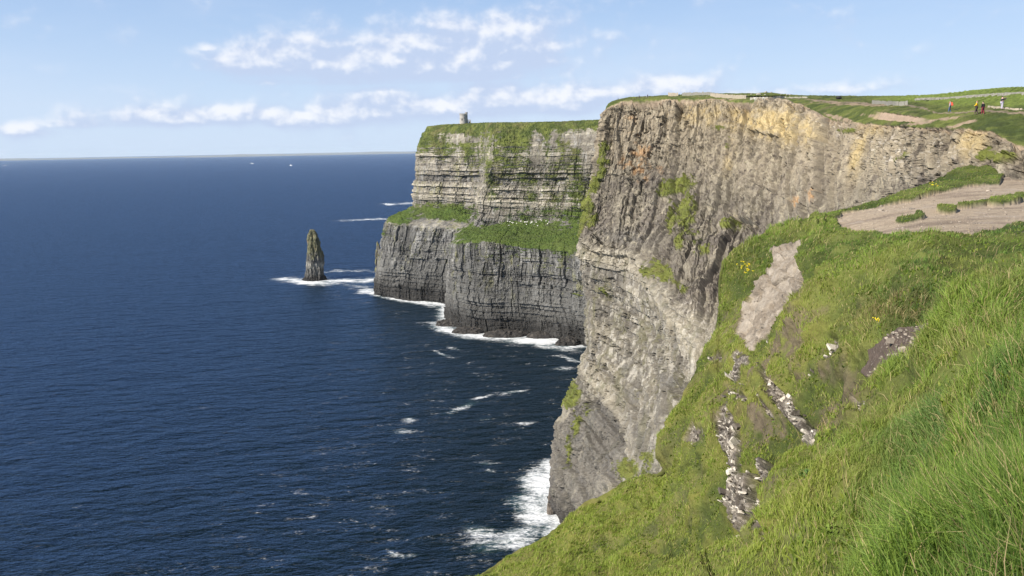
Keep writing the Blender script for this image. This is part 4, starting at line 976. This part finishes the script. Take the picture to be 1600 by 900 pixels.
# ---- ruined tower on the far headland
M_STONE = mat_plain('tower_stone', (0.36, 0.34, 0.31), 0.9, 0.35, 1.2)
M_DARK = mat_plain('dark_opening', (0.03, 0.03, 0.03), 0.9, 0.1)
TWR = CF[7, 3] * 0.6 + CF[7, 4] * 0.4 + np.array([0, 12, -0.2])
tw = empty('watch_tower', TWR, 'round ruined stone watch tower on the far headland skyline', 'tower'); tw.scale = (1.15, 1.15, 1.22)
def tower():
    n = 28; b = MB(); b.tube([(0, 0, -1), (0, 0, 0.6), (0, 0, 9.6), (0, 0, 9.7), (0, 0, 10.2), (0, 0, 10.25)], [4.4, 4.1, 3.7, 4.0, 4.0, 3.6], n)
    for i in range(0, n, 2):
        a = 2 * math.pi * (i + 0.5) / n
        b.box((3.75 * math.cos(a), 3.75 * math.sin(a), 10.75), (0.5, 0.85, 1.0), a)
    b.build('tower_body', M_STONE, tw)
    t_ = MB(); t_.tube([(3.4, 0.6, -1), (3.4, 0.6, 11.6), (3.4, 0.6, 11.7), (3.4, 0.6, 12.3)], [1.35, 1.25, 1.5, 1.5], 16)
    t_.build('stair_turret', M_STONE, tw)
    a_ = MB(); x0, x1, h = 4.4, 8.0, 4.4
    a_.box((x0 + .45, -1.2, h / 2 - .5), (0.9, 0.7, h + 1)); a_.box((x1 - .35, -1.2, h / 2 - .5), (0.7, 0.7, h + 1))
    a_.box(((x0 + x1) / 2 + .1, -1.2, h - .45), (1.98, 0.68, 0.9)); a_.box((x1 - .4, 1.6, h / 2 - .5), (0.6, 4.6, h + .8)); a_.box(((x0 + x1) / 2 + .1, 3.6, h / 2 - 1), (1.9, 0.5, h - .2))
    for k in range(3): a_.box((x0 + .6 + 1.25 * k, -1.2, h + .55), (0.6, 0.66, 0.55))
    a_.build('annex_wall', M_STONE, tw)
    for (ang, zz, w_, h_) in ((-108, 3.4, 1.1, 5.6), (-72, 6.2, 0.7, 1.6), (-150, 6.0, 0.7, 1.5), (-70, 2.2, 0.7, 1.4)):
        a = math.radians(ang); r = 3.93 - 0.03 * zz
        w2 = MB(); w2.box((r * math.cos(a), r * math.sin(a), zz), (0.18, w_, h_), a); w2.build('window', M_DARK, tw)
tower()

# ---- field walls and flagstone fences
M_FLAG = mat_plain('flagstone', (0.36, 0.31, 0.24), 0.9, 0.3, 1.5)
M_PALE = mat_plain('pale_fieldstone', (0.33, 0.31, 0.26), 0.9, 0.35, 2.0)
M_GREYST = mat_plain('grey_fieldstone', (0.24, 0.23, 0.20), 0.9, 0.4, 2.0)
def run(p, q, step):
    L = np.linalg.norm(q - p); n = max(2, int(L / step)); return [p + (q - p) * i / n for i in range(n + 1)], math.atan2(q[1] - p[1], q[0] - p[0])
def flag_fence(pix, h, label, mat=M_FLAG, seed=1):
    rnd = random.Random(seed); pts = [on_plateau(a, b) for a, b in pix]; b = MB()
    c0 = pts[0].copy()
    for p, q in zip(pts[:-1], pts[1:]):
        ps, rz = run(p, q, 1.0)
        for k in ps[:-1]:
            hh = h * rnd.uniform(0.88, 1.1)
            m_ = (k - c0) + np.array([0.5 * math.cos(rz), 0.5 * math.sin(rz), hh / 2 - 0.25])
            b.box(m_, (0.97, 0.10, hh + 0.5), rz + rnd.uniform(-.04, .04), 0.08, rnd)
    o = b.build('flagstone_fence', mat); o.location = tuple(c0)
    return tag(o, label, 'fence', 'flagstone fences along the cliff-top path')
def stone_wall(pix, h, label, mat, seed=1, rub=0.35):
    rnd = random.Random(seed); pts = [on_plateau(a, b) for a, b in pix]; b = MB(); c0 = pts[0].copy()
    for p, q in zip(pts[:-1], pts[1:]):
        ps, rz = run(p, q, rub * 1.25)
        for k in ps[:-1]:
            for lay in range(max(1, int(h / rub))):
                if lay and rnd.random() < 0.12: continue
                s_ = rub * rnd.uniform(0.75, 1.5)
                b.box((k - c0) + np.array([rnd.uniform(-.1, .1), rnd.uniform(-.12, .12), lay * rub * 0.9 + 0.05]), (s_ * 1.3, s_ * 1.2, rub * rnd.uniform(.9, 1.25)), rz + rnd.uniform(-.5, .5), 0.12, rnd, 0.85, (rnd.uniform(-.2, .2), rnd.uniform(-.2, .2)))
    o = b.build('stone_wall', mat); o.location = tuple(c0)
    return tag(o, label, 'wall', 'dry stone walls on the cliff top')
flag_fence([(1044, 150.5), (1060, 150)], 1.6, 'shortest flagstone fence, leftmost on the near cliff skyline', seed=2)
flag_fence([(1065, 150), (1085, 149), (1105, 148.5), (1122, 151)], 1.5, 'grey flagstone fence curving up over the middle of the skyline', M_GREYST, 3)
flag_fence([(1110, 151.5), (1128, 153), (1150, 154.5), (1166, 155)], 1.5, 'tan flagstone fence sloping down above the ochre cliff top', seed=4)
flag_fence([(1172, 156.5), (1200, 156), (1226, 154.5)], 1.1, 'low pale flagstone fence behind the walkers in white', M_PALE, 5)
flag_fence([(1362, 163), (1380, 164), (1400, 165.5), (1418, 165.5)], 0.95, 'flagstone fence in the dip before the green meadow', M_GREYST, 6)
stone_wall([(1432, 156), (1480, 154.5), (1530, 152), (1565, 150.5), (1600, 149), (1660, 146.5)], 0.9, 'long dry stone wall along the crest of the green meadow', M_GREYST, 7, 0.5)
stone_wall([(1215, 152.8), (1240, 153.6), (1262, 153.8)], 0.7, 'low pale dry stone wall right of the grassy knoll', M_PALE, 8)
stone_wall([(1545, 170.5), (1575, 171.5), (1605, 173), (1640, 175)], 0.5, 'low broken line of pale stones behind the photographer on the path', M_FLAG, 9, 0.26)

# knoll with boulders behind the ochre cliff
def boulder(loc, size, mat, label, group, seed, cat='boulder', name='boulder', squash=0.7):
    rnd = np.random.default_rng(seed)
    a = np.linspace(0, 2 * np.pi, 14, endpoint=False)[None]; b = np.linspace(-np.pi / 2, np.pi / 2, 9)[:, None]
    X = np.cos(b) * np.cos(a); Y = np.cos(b) * np.sin(a); Z = np.sin(b) + 0 * X
    r = 1 + 0.45 * fbm(X * 1.2 + seed * 3.1, Y * 1.2, Z * 1.2, 2)
    r = np.where(np.abs(X * r) > .8, .8 / np.maximum(np.abs(X), .1), r)
    V = np.stack([X * r * size * rnd.uniform(.8, 1.3), Y * r * size, Z * r * size * squash], 2)
    o = grid_mesh(name, V, mat, smooth=False, wrap=True); o.location = tuple(loc)
    o.rotation_euler = (0, 0, rnd.uniform(0, 6))
    return tag(o, label, cat, group)
kn = on_plateau(1195, 150.5)
def knoll():
    a = np.linspace(0, 2 * np.pi, 90, endpoint=False)[None]; r = np.linspace(0, 1, 30)[:, None]
    X = 17 * r * np.cos(a); Y = 12 * r * np.sin(a); Z = 2.2 * (np.cos(np.clip(r, 0, 1) * np.pi) * 0.5 + 0.5) - 0.5 + 0 * X
    Z = Z + 0.25 * fbm(X / 2, Y / 2, 0.5, 4)
    V = np.stack([X, Y, Z], 2) + kn
    n = fbm(X / 2, Y / 2, 3.5, 4)
    o = grid_mesh('knoll', V, M_CLIFFN, {'col': mixc(np.zeros(V.shape, np.float32) + GREEN_D, GREEN_L, sst(n, -.3, .3))}, wrap=True)
    tag(o, kind='structure')
knoll()
rr_ = random.Random(5)
ORD = ['first', 'second', 'third', 'fourth', 'fifth', 'sixth', 'seventh', 'eighth', 'ninth', 'tenth', 'eleventh', 'twelfth', 'thirteenth']
for k in range(13):
    xx = -15 + 30 * k / 12 + rr_.uniform(-.8, .8); yy = rr_.uniform(-8, -2)
    rad = math.hypot(xx / 17, yy / 12)
    zz = 2.2 * (math.cos(min(rad, 1) * math.pi) * 0.5 + 0.5) - 0.45
    boulder(kn + np.array([xx, yy, zz + .1]), rr_.uniform(.35, .75) * (1.8 if k == 4 else 1), M_PALE, 'pale boulder on the grassy knoll, %s counted from the left' % ORD[k] if k != 4 else 'largest pale boulder near the top of the grassy knoll', 'boulders on the grassy knoll', k)
boulder(on_plateau(1310, 155.5) + np.array([0, 0, .5]), 1.0, M_DARK, 'black rounded boulder alone on the skyline above the green bench', None, 40)
# pale rocks on the green ledge of the far headland
M_GULL = mat_plain('pale_ledge_rock', (0.62, 0.60, 0.54), 0.9, 0.2, 1.0)
for k in range(22):
    f_ = rr_.random(); px_ = 792 + 66 * f_ + rr_.gauss(0, 6); py_ = 349 + rr_.gauss(0, 2.6) + 3 * f_
    i = np.interp(px_, [742, 790, 850, 905], [5, 6, 7, 8]); i0 = int(i); fr = i - i0
    lbp = CF[4, i0] * (1 - fr) + CF[4, i0 + 1] * fr; lfp = CF[3, i0] * (1 - fr) + CF[3, i0 + 1] * fr
    u_ = min(max((py_ - 345) / 45, 0.02), 0.5)
    boulder(lbp * (1 - u_) + lfp * u_ + np.array([0, -1, 1.0]), rr_.uniform(.5, 1.15), M_GULL, 'small pale boulder lying on the green ledge of the far headland', 'pale boulders on the green ledge', 60 + k)

# ---- people
SKIN = mat_plain('skin', (0.50, 0.33, 0.25), 0.6, 0.05)
MATS = {}
def cloth(c):
    if c not in MATS: MATS[c] = mat_plain('cloth', c, 0.85, 0.15, 12)
    return MATS[c]
def skin_obj(name, joints, edges, mat, parent, sub=2):
    me = bpy.data.meshes.new(name); me.from_pydata([j[:3] for j in joints], edges, []); me.materials.append(mat)
    o = bpy.data.objects.new(name, me); COL.objects.link(o); o.parent = parent
    md = o.modifiers.new('skin', 'SKIN'); md.use_smooth_shade = True
    lay = me.skin_vertices[0] if me.skin_vertices else None
    if lay is None:
        bpy.context.view_layer.objects.active = o
        lay = me.skin_vertices[0]
    for i, j in enumerate(joints):
        lay.data[i].radius = (j[3], j[4] if len(j) > 4 else j[3])
    lay.data[0].use_root = True
    sm = o.modifiers.new('subsurf', 'SUBSURF'); sm.levels = sub; sm.render_levels = sub
    return o
def person(loc, face, label, top, legs, hair, arms='down', h=1.74, group=None, stride=0.12, coat=False, waist=None, lean=0.0):
    """face: heading angle, the figure looks along +x rotated by face"""
    r = empty('person', loc, label, 'person', group, face); s = h / 1.74
    def J(x, y, z, a, b=None): return (x * s, y * s, z * s, a * s, (b or a) * s)
    L = lean
    hip = [J(0, 0, .95, .13, .16), J(.01 + L * .3, 0, 1.15, .105, .15), J(.0 + L, 0, 1.40, .10, .17), J(.0 + L, 0, 1.50, .055), J(.02 + L * 1.2, 0, 1.58, .075), J(.02 + L * 1.2, 0, 1.67, .085)]
    st_ = stride
    lj = [J(.0, .09, .90, .095), J(.03 + st_ * .4, .10, .50, .062), J(st_, .10, .09, .045), J(st_ + .12, .11, .05, .04)]
    rj = [J(.0, -.09, .90, .095), J(.03 - st_ * .3, -.10, .50, .062), J(-st_, -.10, .09, .045), J(-st_ + .12, -.11, .05, .04)]
    if arms == 'down':
        la = [J(L, .19, 1.40, .06), J(L - .03, .25, 1.14, .045), J(L + .06, .25, .90, .033), J(L + .09, .24, .80, .035)]
        ra = [J(L, -.19, 1.40, .06), J(L - .03, -.25, 1.14, .045), J(L + .04, -.26, .90, .033), J(L + .07, -.25, .80, .035)]
    elif arms == 'camera':
        la = [J(L, .19, 1.40, .06), J(.20, .26, 1.24, .045), J(.42, .12, 1.46, .033), J(.48, .07, 1.52, .035)]
        ra = [J(L, -.19, 1.40, .06), J(.20, -.26, 1.24, .045), J(.42, -.12, 1.46, .033), J(.48, -.07, 1.52, .035)]
    else:
        la = [J(L, .19, 1.40, .06), J(L + .02, .24, 1.16, .045), J(.24, .16, 1.10, .033), J(.30, .10, 1.12, .035)]
        ra = [J(L, -.19, 1.40, .06), J(L + .02, -.24, 1.16, .045), J(.24, -.16, 1.10, .033), J(.30, -.10, 1.12, .035)]
    js = hip + lj + rj + la + ra
    ed = [(0, 1), (1, 2), (2, 3), (3, 4), (4, 5), (0, 6), (6, 7), (7, 8), (8, 9), (0, 10), (10, 11), (11, 12), (12, 13), (2, 14), (14, 15), (15, 16), (16, 17), (2, 18), (18, 19), (19, 20), (20, 21)]
    skin_obj('body', js, ed, SKIN, r)
    g = .018
    def fat(l, k=g): return [(a, b, c, d + k * s, e + k * s) for a, b, c, d, e in l]
    tj = fat([hip[0], hip[1], hip[2]]) + fat(la[:3]) + fat(ra[:3]); te = [(0, 1), (1, 2), (2, 3), (3, 4), (4, 5), (2, 6), (6, 7), (7, 8)]
    if coat: tj += [J(0, 0, .70, .17, .21)]; te += [(0, 9)]
    skin_obj('jacket', tj, te, cloth(top), r)
    pj = fat([hip[0]], .008) + fat(lj[:3]) + fat(rj[:3]); skin_obj('trousers', pj, [(0, 1), (1, 2), (2, 3), (0, 4), (4, 5), (5, 6)], cloth(legs), r)
    for q in (lj, rj): skin_obj('shoe', fat(q[2:4], .012), [(0, 1)], cloth((0.06, 0.05, 0.05)), r, 1)
    hx = .0 + L * 1.2
    skin_obj('hair', [J(hx, 0, 1.70, .09, .085), J(hx - .05, 0, 1.64, .085, .08), J(hx - .06, 0, 1.57, .06, .07)], [(0, 1), (1, 2)], cloth(hair), r, 1)
    if waist: skin_obj('tied_sweater', [J(0, 0, .92, .17, .20), J(0, 0, 1.10, .14, .18)], [(0, 1)], cloth(waist), r, 1)
    return r
def backpack(loc, rz, mat, label):
    e = empty('backpack', loc, label, 'backpack', None, rz)
    b = MB(); b.box((-.24, 0, 1.24), (.24, .34, .52), taper=.85); o = b.build('bag', mat, e, bevel=.05)
    b = MB(); b.box((-.385, 0, 1.14), (.08, .26, .24)); b.build('pocket', mat, e, bevel=.02)
    for sy in (-.11, .11):
        b = MB(); b.box((-.06, sy, 1.50), (.30, .05, .03)); b.box((.13, sy, 1.34), (.03, .05, .34)); b.build('strap', mat, e)
    return e
p1 = on_plateau(1484, 178.5); p2 = on_plateau(1524.5, 180.3); p3 = on_plateau(1535, 180); p4 = on_plateau(1563.5, 172)
grp = 'walkers on the near cliff path'
person(p1, math.radians(150), 'person in grey jacket and blue jeans with a red backpack, left of the yellow-jacketed walker', (0.33, 0.32, 0.36), (0.07, 0.11, 0.20), (0.02, 0.02, 0.02), 'down', 1.76, grp, .16)
backpack(p1, math.radians(150), cloth((0.62, 0.10, 0.06)), 'red backpack on the back of the walker in grey')
person(p2, math.radians(140), 'person in a bright yellow jacket and dark trousers beside one in black', (0.80, 0.45, 0.01), (0.07, 0.045, 0.05), (0.35, 0.12, 0.04), 'front', 1.78, grp, .14)
person(p3, math.radians(110), 'person in a long black coat and dark red trousers by the yellow jacket', (0.018, 0.018, 0.024), (0.20, 0.02, 0.04), (0.015, 0.012, 0.012), 'down', 1.66, grp, .1, coat=True, lean=.05)
person(p4, math.radians(10), 'person standing apart with raised arms taking a picture, grey sweater round waist', (0.03, 0.03, 0.05), (0.42, 0.40, 0.48), (0.03, 0.025, 0.02), 'camera', 1.75, grp, .05, waist=(0.35, 0.34, 0.45))
cp = p4 + np.array([.50, .09, 1.52]); cb = MB(); cb.box((0, 0, 0), (.05, .12, .08)); cb.box((.045, 0, 0), (.05, .06, .06)); cm = cb.build('camera_body', cloth((.02, .02, .02))); cm.name = 'hand_camera'; cm.location = tuple(cp); tag(cm, 'small black camera held up by the person on the right', 'camera')
dist_people = [(966, 157.8, (0.03, 0.03, 0.05), 'lone dark figure farthest left on the near cliff top', 1.6), (995, 154.6, (0.03, 0.03, 0.06), 'slim dark figure, left one of the skyline pair', 1.5), (998.7, 154.3, (0.03, 0.04, 0.10), 'navy-clad taller figure, right one of the left skyline pair', 1.8),
               (1008, 153.8, (0.06, 0.03, 0.05), 'short dark figure beside the tallest figure on the skyline', 1.45), (1012, 153.5, (0.02, 0.03, 0.09), 'tallest navy figure on the near cliff skyline', 1.85), (1061.5, 151.5, (0.05, 0.05, 0.07), 'dark figure in the gap between two flagstone fences', 1.6),
               (1179, 158, (0.75, 0.74, 0.70), 'person in a white jacket, leftmost before the pale fence', 1.75), (1185, 158.3, (0.03, 0.04, 0.08), 'person in dark navy between two in white by the fence', 1.65), (1193, 158, (0.72, 0.72, 0.70), 'person in white top and dark trousers, rightmost before the pale fence', 1.8)]
for k, (a, b, c, lb_, hh) in enumerate(dist_people):
    person(on_plateau(a, b), rr_.uniform(0, 6.2), lb_, c, (0.05, 0.05, 0.07) if k != 6 else (.55, .54, .5), (0.03, 0.02, 0.02), 'down', hh, 'far walkers on the cliff skyline', .08)

# ---- boats
M_BOAT = mat_plain('boat_white', (0.80, 0.80, 0.80), 0.4, 0.05)
def boat(px, py, L, rz, label):
    p = PZ(px, py, 0.0); e = empty('motor_boat', p, label, 'boat', 'boats out on the open sea', rz)
    b = MB(); k = L / 2; w_ = L * .16
    sec = [(-1, .85), (-.4, 1), (.3, .95), (.75, .55), (1.0, .06)]
    vs = []
    for x, ww in sec: vs += [(x * k, -w_ * ww, L * .13 + .03 * L * max(0, x)), (x * k, w_ * ww, L * .13 + .03 * L * max(0, x)), (x * k * .95, w_ * ww * .6, -L * .05), (x * k * .95, -w_ * ww * .6, -L * .05)]
    fs = [(0, 3, 2, 1)]
    for i in range(len(sec) - 1):
        for j in range(4): fs.append((i * 4 + j, i * 4 + (j + 1) % 4, i * 4 + 4 + (j + 1) % 4, i * 4 + 4 + j))
    fs.append((16, 17, 18, 19)); b.add(vs, fs); b.build('hull', M_BOAT, e)
    b = MB(); b.box((-L * .08, 0, L * .20), (L * .36, L * .2, L * .13), taper=.85); b.build('cabin', M_BOAT, e)
    b = MB(); b.box((L * .10, 0, L * .215), (L * .02, L * .175, L * .05)); b.build('windscreen', M_DARK, e)
    b = MB(); b.tube([(-L * .1, 0, L * .24), (-L * .1, 0, L * .42)], [L * .008, L * .005], 6); b.build('mast', M_DARK, e)
boat(396, 256, 26, .5, 'small white boat nearest the horizon on the open sea')
boat(454, 258.5, 30, 2.9, 'bright white boat just below the horizon, right of the other one')
boat(604, 319, 9, math.pi, 'white motor boat left of the far headland trailing a wake')

# ---- distant hills on the horizon
def far_hills():
    for nm, rng_, seed, h0 in (('hills', (-38, 2), 3, 120), ('hills', (-22, 6), 9, 70)):
        az_ = np.radians(np.linspace(rng_[0], rng_[1], 300)); u = np.linspace(0, 1, 300)
        R_ = 44000 if seed == 3 else 38000
        prof = (0.30 + 0.7 * sst(fbm(u * 9 + seed, 0.5, 0.5, 4, 0.5), -0.5, 0.6)) * h0 * sst(u, 0, .12) * (1 - sst(u, .8, 1))
        rows = []
        for k, (f, dr) in enumerate([(0, -2500), (.35, -1500), (.75, -600), (1, 0), (.7, 900), (0, 2500)]):
            rows.append(np.stack([np.sin(az_) * (R_ + dr), np.cos(az_) * (R_ + dr), prof * f - (15 if f == 0 else 0)], 1))
        V = pchip(np.arange(6), np.array(rows), np.linspace(0, 5, 30))
        o = grid_mesh('hills', V, M_CLIFF, {'col': np.zeros(V.shape, np.float32) + np.array([0.24, 0.26, 0.27], np.float32)})
        tag(o, kind='structure')
far_hills()

# ---- loose pale slabs of stone along the outcrops of the near slope
def slab_mesh(name, P0, size, tilt, rz, cols, rnd):
    """many flat irregular stones as one mesh: P0 (n,3), size (n,3)"""
    n = len(P0); r = np.random.default_rng(rnd)
    c = np.array([[x, y, z] for z in (-.5, .5) for x, y in ((-.5, -.5), (.5, -.5), (.5, .5), (-.5, .5))])[None] * np.ones((n, 1, 1))
    c = c + r.uniform(-.17, .17, c.shape)
    c = c * size[:, None, :]
    cx, sx = np.cos(tilt[:, 0])[:, None], np.sin(tilt[:, 0])[:, None]
    x, y, z = c[..., 0], c[..., 1], c[..., 2]; y, z = y * cx - z * sx, y * sx + z * cx
    cy, sy = np.cos(tilt[:, 1])[:, None], np.sin(tilt[:, 1])[:, None]; x, z = x * cy + z * sy, -x * sy + z * cy
    cz, sz = np.cos(rz)[:, None], np.sin(rz)[:, None]; x, y = x * cz - y * sz, x * sz + y * cz
    V = np.stack([x, y, z], 2) + P0[:, None, :]
    f = np.array([(0, 3, 2, 1), (4, 5, 6, 7), (0, 1, 5, 4), (1, 2, 6, 5), (2, 3, 7, 6), (3, 0, 4, 7)])[None] + (np.arange(n) * 8)[:, None, None]
    return raw_mesh(name, V.reshape(-1, 3), f.reshape(-1, 4), M_STN, 4, False, {'col': np.repeat(cols, 8, axis=0).astype(np.float32)})
M_STN = mat_ground('flaky_stone', 0.5, 6.0, varr=0.5)
def rubble():
    r = np.random.default_rng(3)
    H = FV.shape[0] - 89
    n = 90000; i = r.integers(200, H - 2, n); j = r.integers(300, FV.shape[1] - 60, n)
    w_ = blob(FPX[i, j], FPY[i, j], ROCKS_BAND); rk = FG[7][i, j]
    k = (r.random(n) < np.clip(w_ - 0.30, 0, 1) * 0.07 + rk * 0.15)
    i, j = i[k], j[k]; m = len(i)
    dst = FDIST[i, j]
    s_ = r.uniform(.04, .15, m) * np.where(r.random(m) < .10, 1.8, 1) * np.clip(dst / 28, .6, 1.25)
    size = np.stack([s_ * r.uniform(1, 2.4, m), s_ * r.uniform(.8, 1.4, m), s_ * r.uniform(.22, .5, m)], 1)
    tl = np.stack([r.normal(0.15, .25, m), r.normal(0.45, .25, m)], 1)
    c0 = np.where((r.random(m) < .60)[:, None], np.array([[.56, .51, .43]]), np.array([[.14, .12, .10]])) * r.uniform(.7, 1.2, (m, 1))
    P0 = FV[i, j] + FN[i, j] * (s_ * .10)[:, None]
    tag(slab_mesh('rubble', P0, size, tl, r.uniform(-.5, .6, m), c0, 4), 'flaky pale and dark stone slabs broken along the outcrops of the grassy slope', 'rubble', kind='stuff')
    # pebbles and clods on the worn path, the bare scar and the dark soil patch
    n = 60000; i = r.integers(200, H - 2, n); j = r.integers(300, FV.shape[1] - 60, n)
    ok = (FBARE[i, j] > .9) & (FG[7][i, j] < .1) & (r.random(n) < .10) & (fbm(FV[i, j][:, 0] / 2, FV[i, j][:, 1] / 2, .5, 3) > -.1)
    i, j = i[ok], j[ok]; m = len(i); s_ = r.uniform(.03, .10, m) * np.where(r.random(m) < .06, 2.6, 1)
    size = np.stack([s_ * 1.3, s_, s_ * .6], 1)
    c0 = np.array([[.33, .285, .235]]) * r.uniform(.55, 1.45, (m, 1))
    tag(slab_mesh('pebbles', FV[i, j] + FN[i, j] * (s_ * .1)[:, None], size, r.normal(0, .2, (m, 2)), r.uniform(0, 6, m), c0, 6), 'pebbles and clods of earth on the worn path and bare patches', 'pebbles', kind='stuff')
rubble()

# ---- plants that stand out of the grass
M_YEL = mat_plain('yellow_petal', (0.80, 0.62, 0.02), 0.7, 0.1)
M_LEAF = mat_plain('broad_leaf', (0.14, 0.20, 0.03), 0.6, 0.3, 30)
M_STALK = mat_plain('dry_stalk', (0.13, 0.09, 0.06), 0.9, 0.3, 30)
def flower_clump(px, py, rx, ry, nfl, size, label, seed):
    size *= 0.42
    p0, n0_ = on_ground(px, py); e = empty('yellow_flower_clump', p0, label, 'flowers', None); rnd = random.Random(seed)
    bl = MB(); stm = MB()
    for k in range(nfl):
        q, nn = on_ground(px + rnd.gauss(0, rx), py + rnd.gauss(0, ry)); c = q - p0
        hgt = rnd.uniform(.3, .5)
        stm.tube([tuple(c), tuple(c + np.array([.05, 0, hgt]))], [.012, .008], 4)
        for u in range(4):
            cc = c + np.array([rnd.uniform(-.06, .06), rnd.uniform(-.06, .06), hgt + rnd.uniform(0, .06)])
            bl.tube([tuple(cc + np.array([0, 0, -.02])), tuple(cc), tuple(cc + np.array([0, 0, .02]))], [.01, size, size * .4], 7)
    stm.build('foliage', M_LEAF, e); bl.build('blossoms', M_YEL, e)
flower_clump(1160, 424, 8, 5, 18, .075, 'clump of yellow flowers at the left brow beside the bare rock scar', 1)
flower_clump(1352, 513, 2, 1, 3, .06, 'tiny yellow flowers alone on the slope above the dark soil patch', 2)
flower_clump(1458, 296, 5, 2, 8, .07, 'sparse yellow-green flowers on the brow beyond the bare path', 3)
def leafy(px, py, n, L, label, seed, mat=M_LEAF):
    p0, n0_ = on_ground(px, py); e = empty('leafy_plant', p0, label, 'plant', 'broad-leaved plants in the slope grass'); rnd = random.Random(seed)
    b = MB()
    for k in range(n):
        a = rnd.uniform(0, 6.28); el_ = rnd.uniform(.5, 1.3); ll = L * rnd.uniform(.7, 1.2); w_ = ll * .16
        base = Vector((rnd.gauss(0, L * .35), rnd.gauss(0, L * .35), .02))
        d1 = Vector((math.cos(a) * math.cos(el_), math.sin(a) * math.cos(el_), math.sin(el_))); sd = Vector((-math.sin(a), math.cos(a), 0))
        m1 = base + d1 * ll * .5; t1_ = m1 + (d1 + Vector((0, 0, -.7))).normalized() * ll * .5
        b.add([base, m1 - sd * w_, m1 + Vector((0, 0, -.01)), m1 + sd * w_, t1_], [(0, 2, 1), (0, 3, 2), (1, 2, 4), (2, 3, 4)])
    b.build('foliage', mat, e, smooth=True)
    s_ = MB(); s_.tube([(0, 0, -.05), (0.01, 0, L * .5)], [.01, .006], 5); s_.build('stem', M_STALK, e)
leafy(1478, 572, 60, .22, 'yellow-green broad-leaved plant right of the dark soil patch', 1, mat_plain('yellow_leaf', (0.30, 0.30, 0.04), 0.6, 0.3, 30))
leafy(1275, 755, 110, .24, 'dark green broad-leaved plant in the hollow below the rocky band', 2, mat_plain('dark_leaf', (0.07, 0.13, 0.025), 0.6, 0.3, 30))
leafy(1315, 845, 30, .14, 'small leafy plant left of the dark dried thistle', 3)
leafy(1215, 812, 40, .2, 'bright leafy plant at the grassy brow beside the lowest outcrop', 4)
leafy(1290, 405, 40, .25, 'low leafy plant just below the left end of the bare path', 5)
def thistle(px, py, h, label, seed):
    p0, nn = on_ground(px, py); e = empty('dried_thistle', p0, label, 'dried plant', 'dried thistles in the near grass'); rnd = random.Random(seed)
    b = MB(); b.tube([(0, 0, -.05), (.01, 0, h * .5), (.03, .01, h)], [.008, .006, .004], 6)
    hd = MB()
    for k in range(9):
        a = rnd.uniform(0, 6.28); q = Vector((.02 + math.cos(a) * h * .22 * rnd.random(), math.sin(a) * h * .22 * rnd.random(), h * rnd.uniform(.85, 1.05)))
        b.tube([(0.01, 0, h * .6), tuple(q)], [.004, .003], 4)
        hd.tube([tuple(q + Vector((0, 0, -.012))), tuple(q + Vector((0, 0, .004))), tuple(q + Vector((0, 0, .025)))], [.006, .017, .008], 7)
    b.v += []; k0 = len(b.v); b.add(hd.v, hd.f); b.build('stalk', M_STALK, e)
thistle(1352, 838, .34, 'dark dried thistle in the middle of the near grass', 1)
thistle(1236, 900, .50, 'dark dried thistle at the bottom edge on the grassy brow', 2)
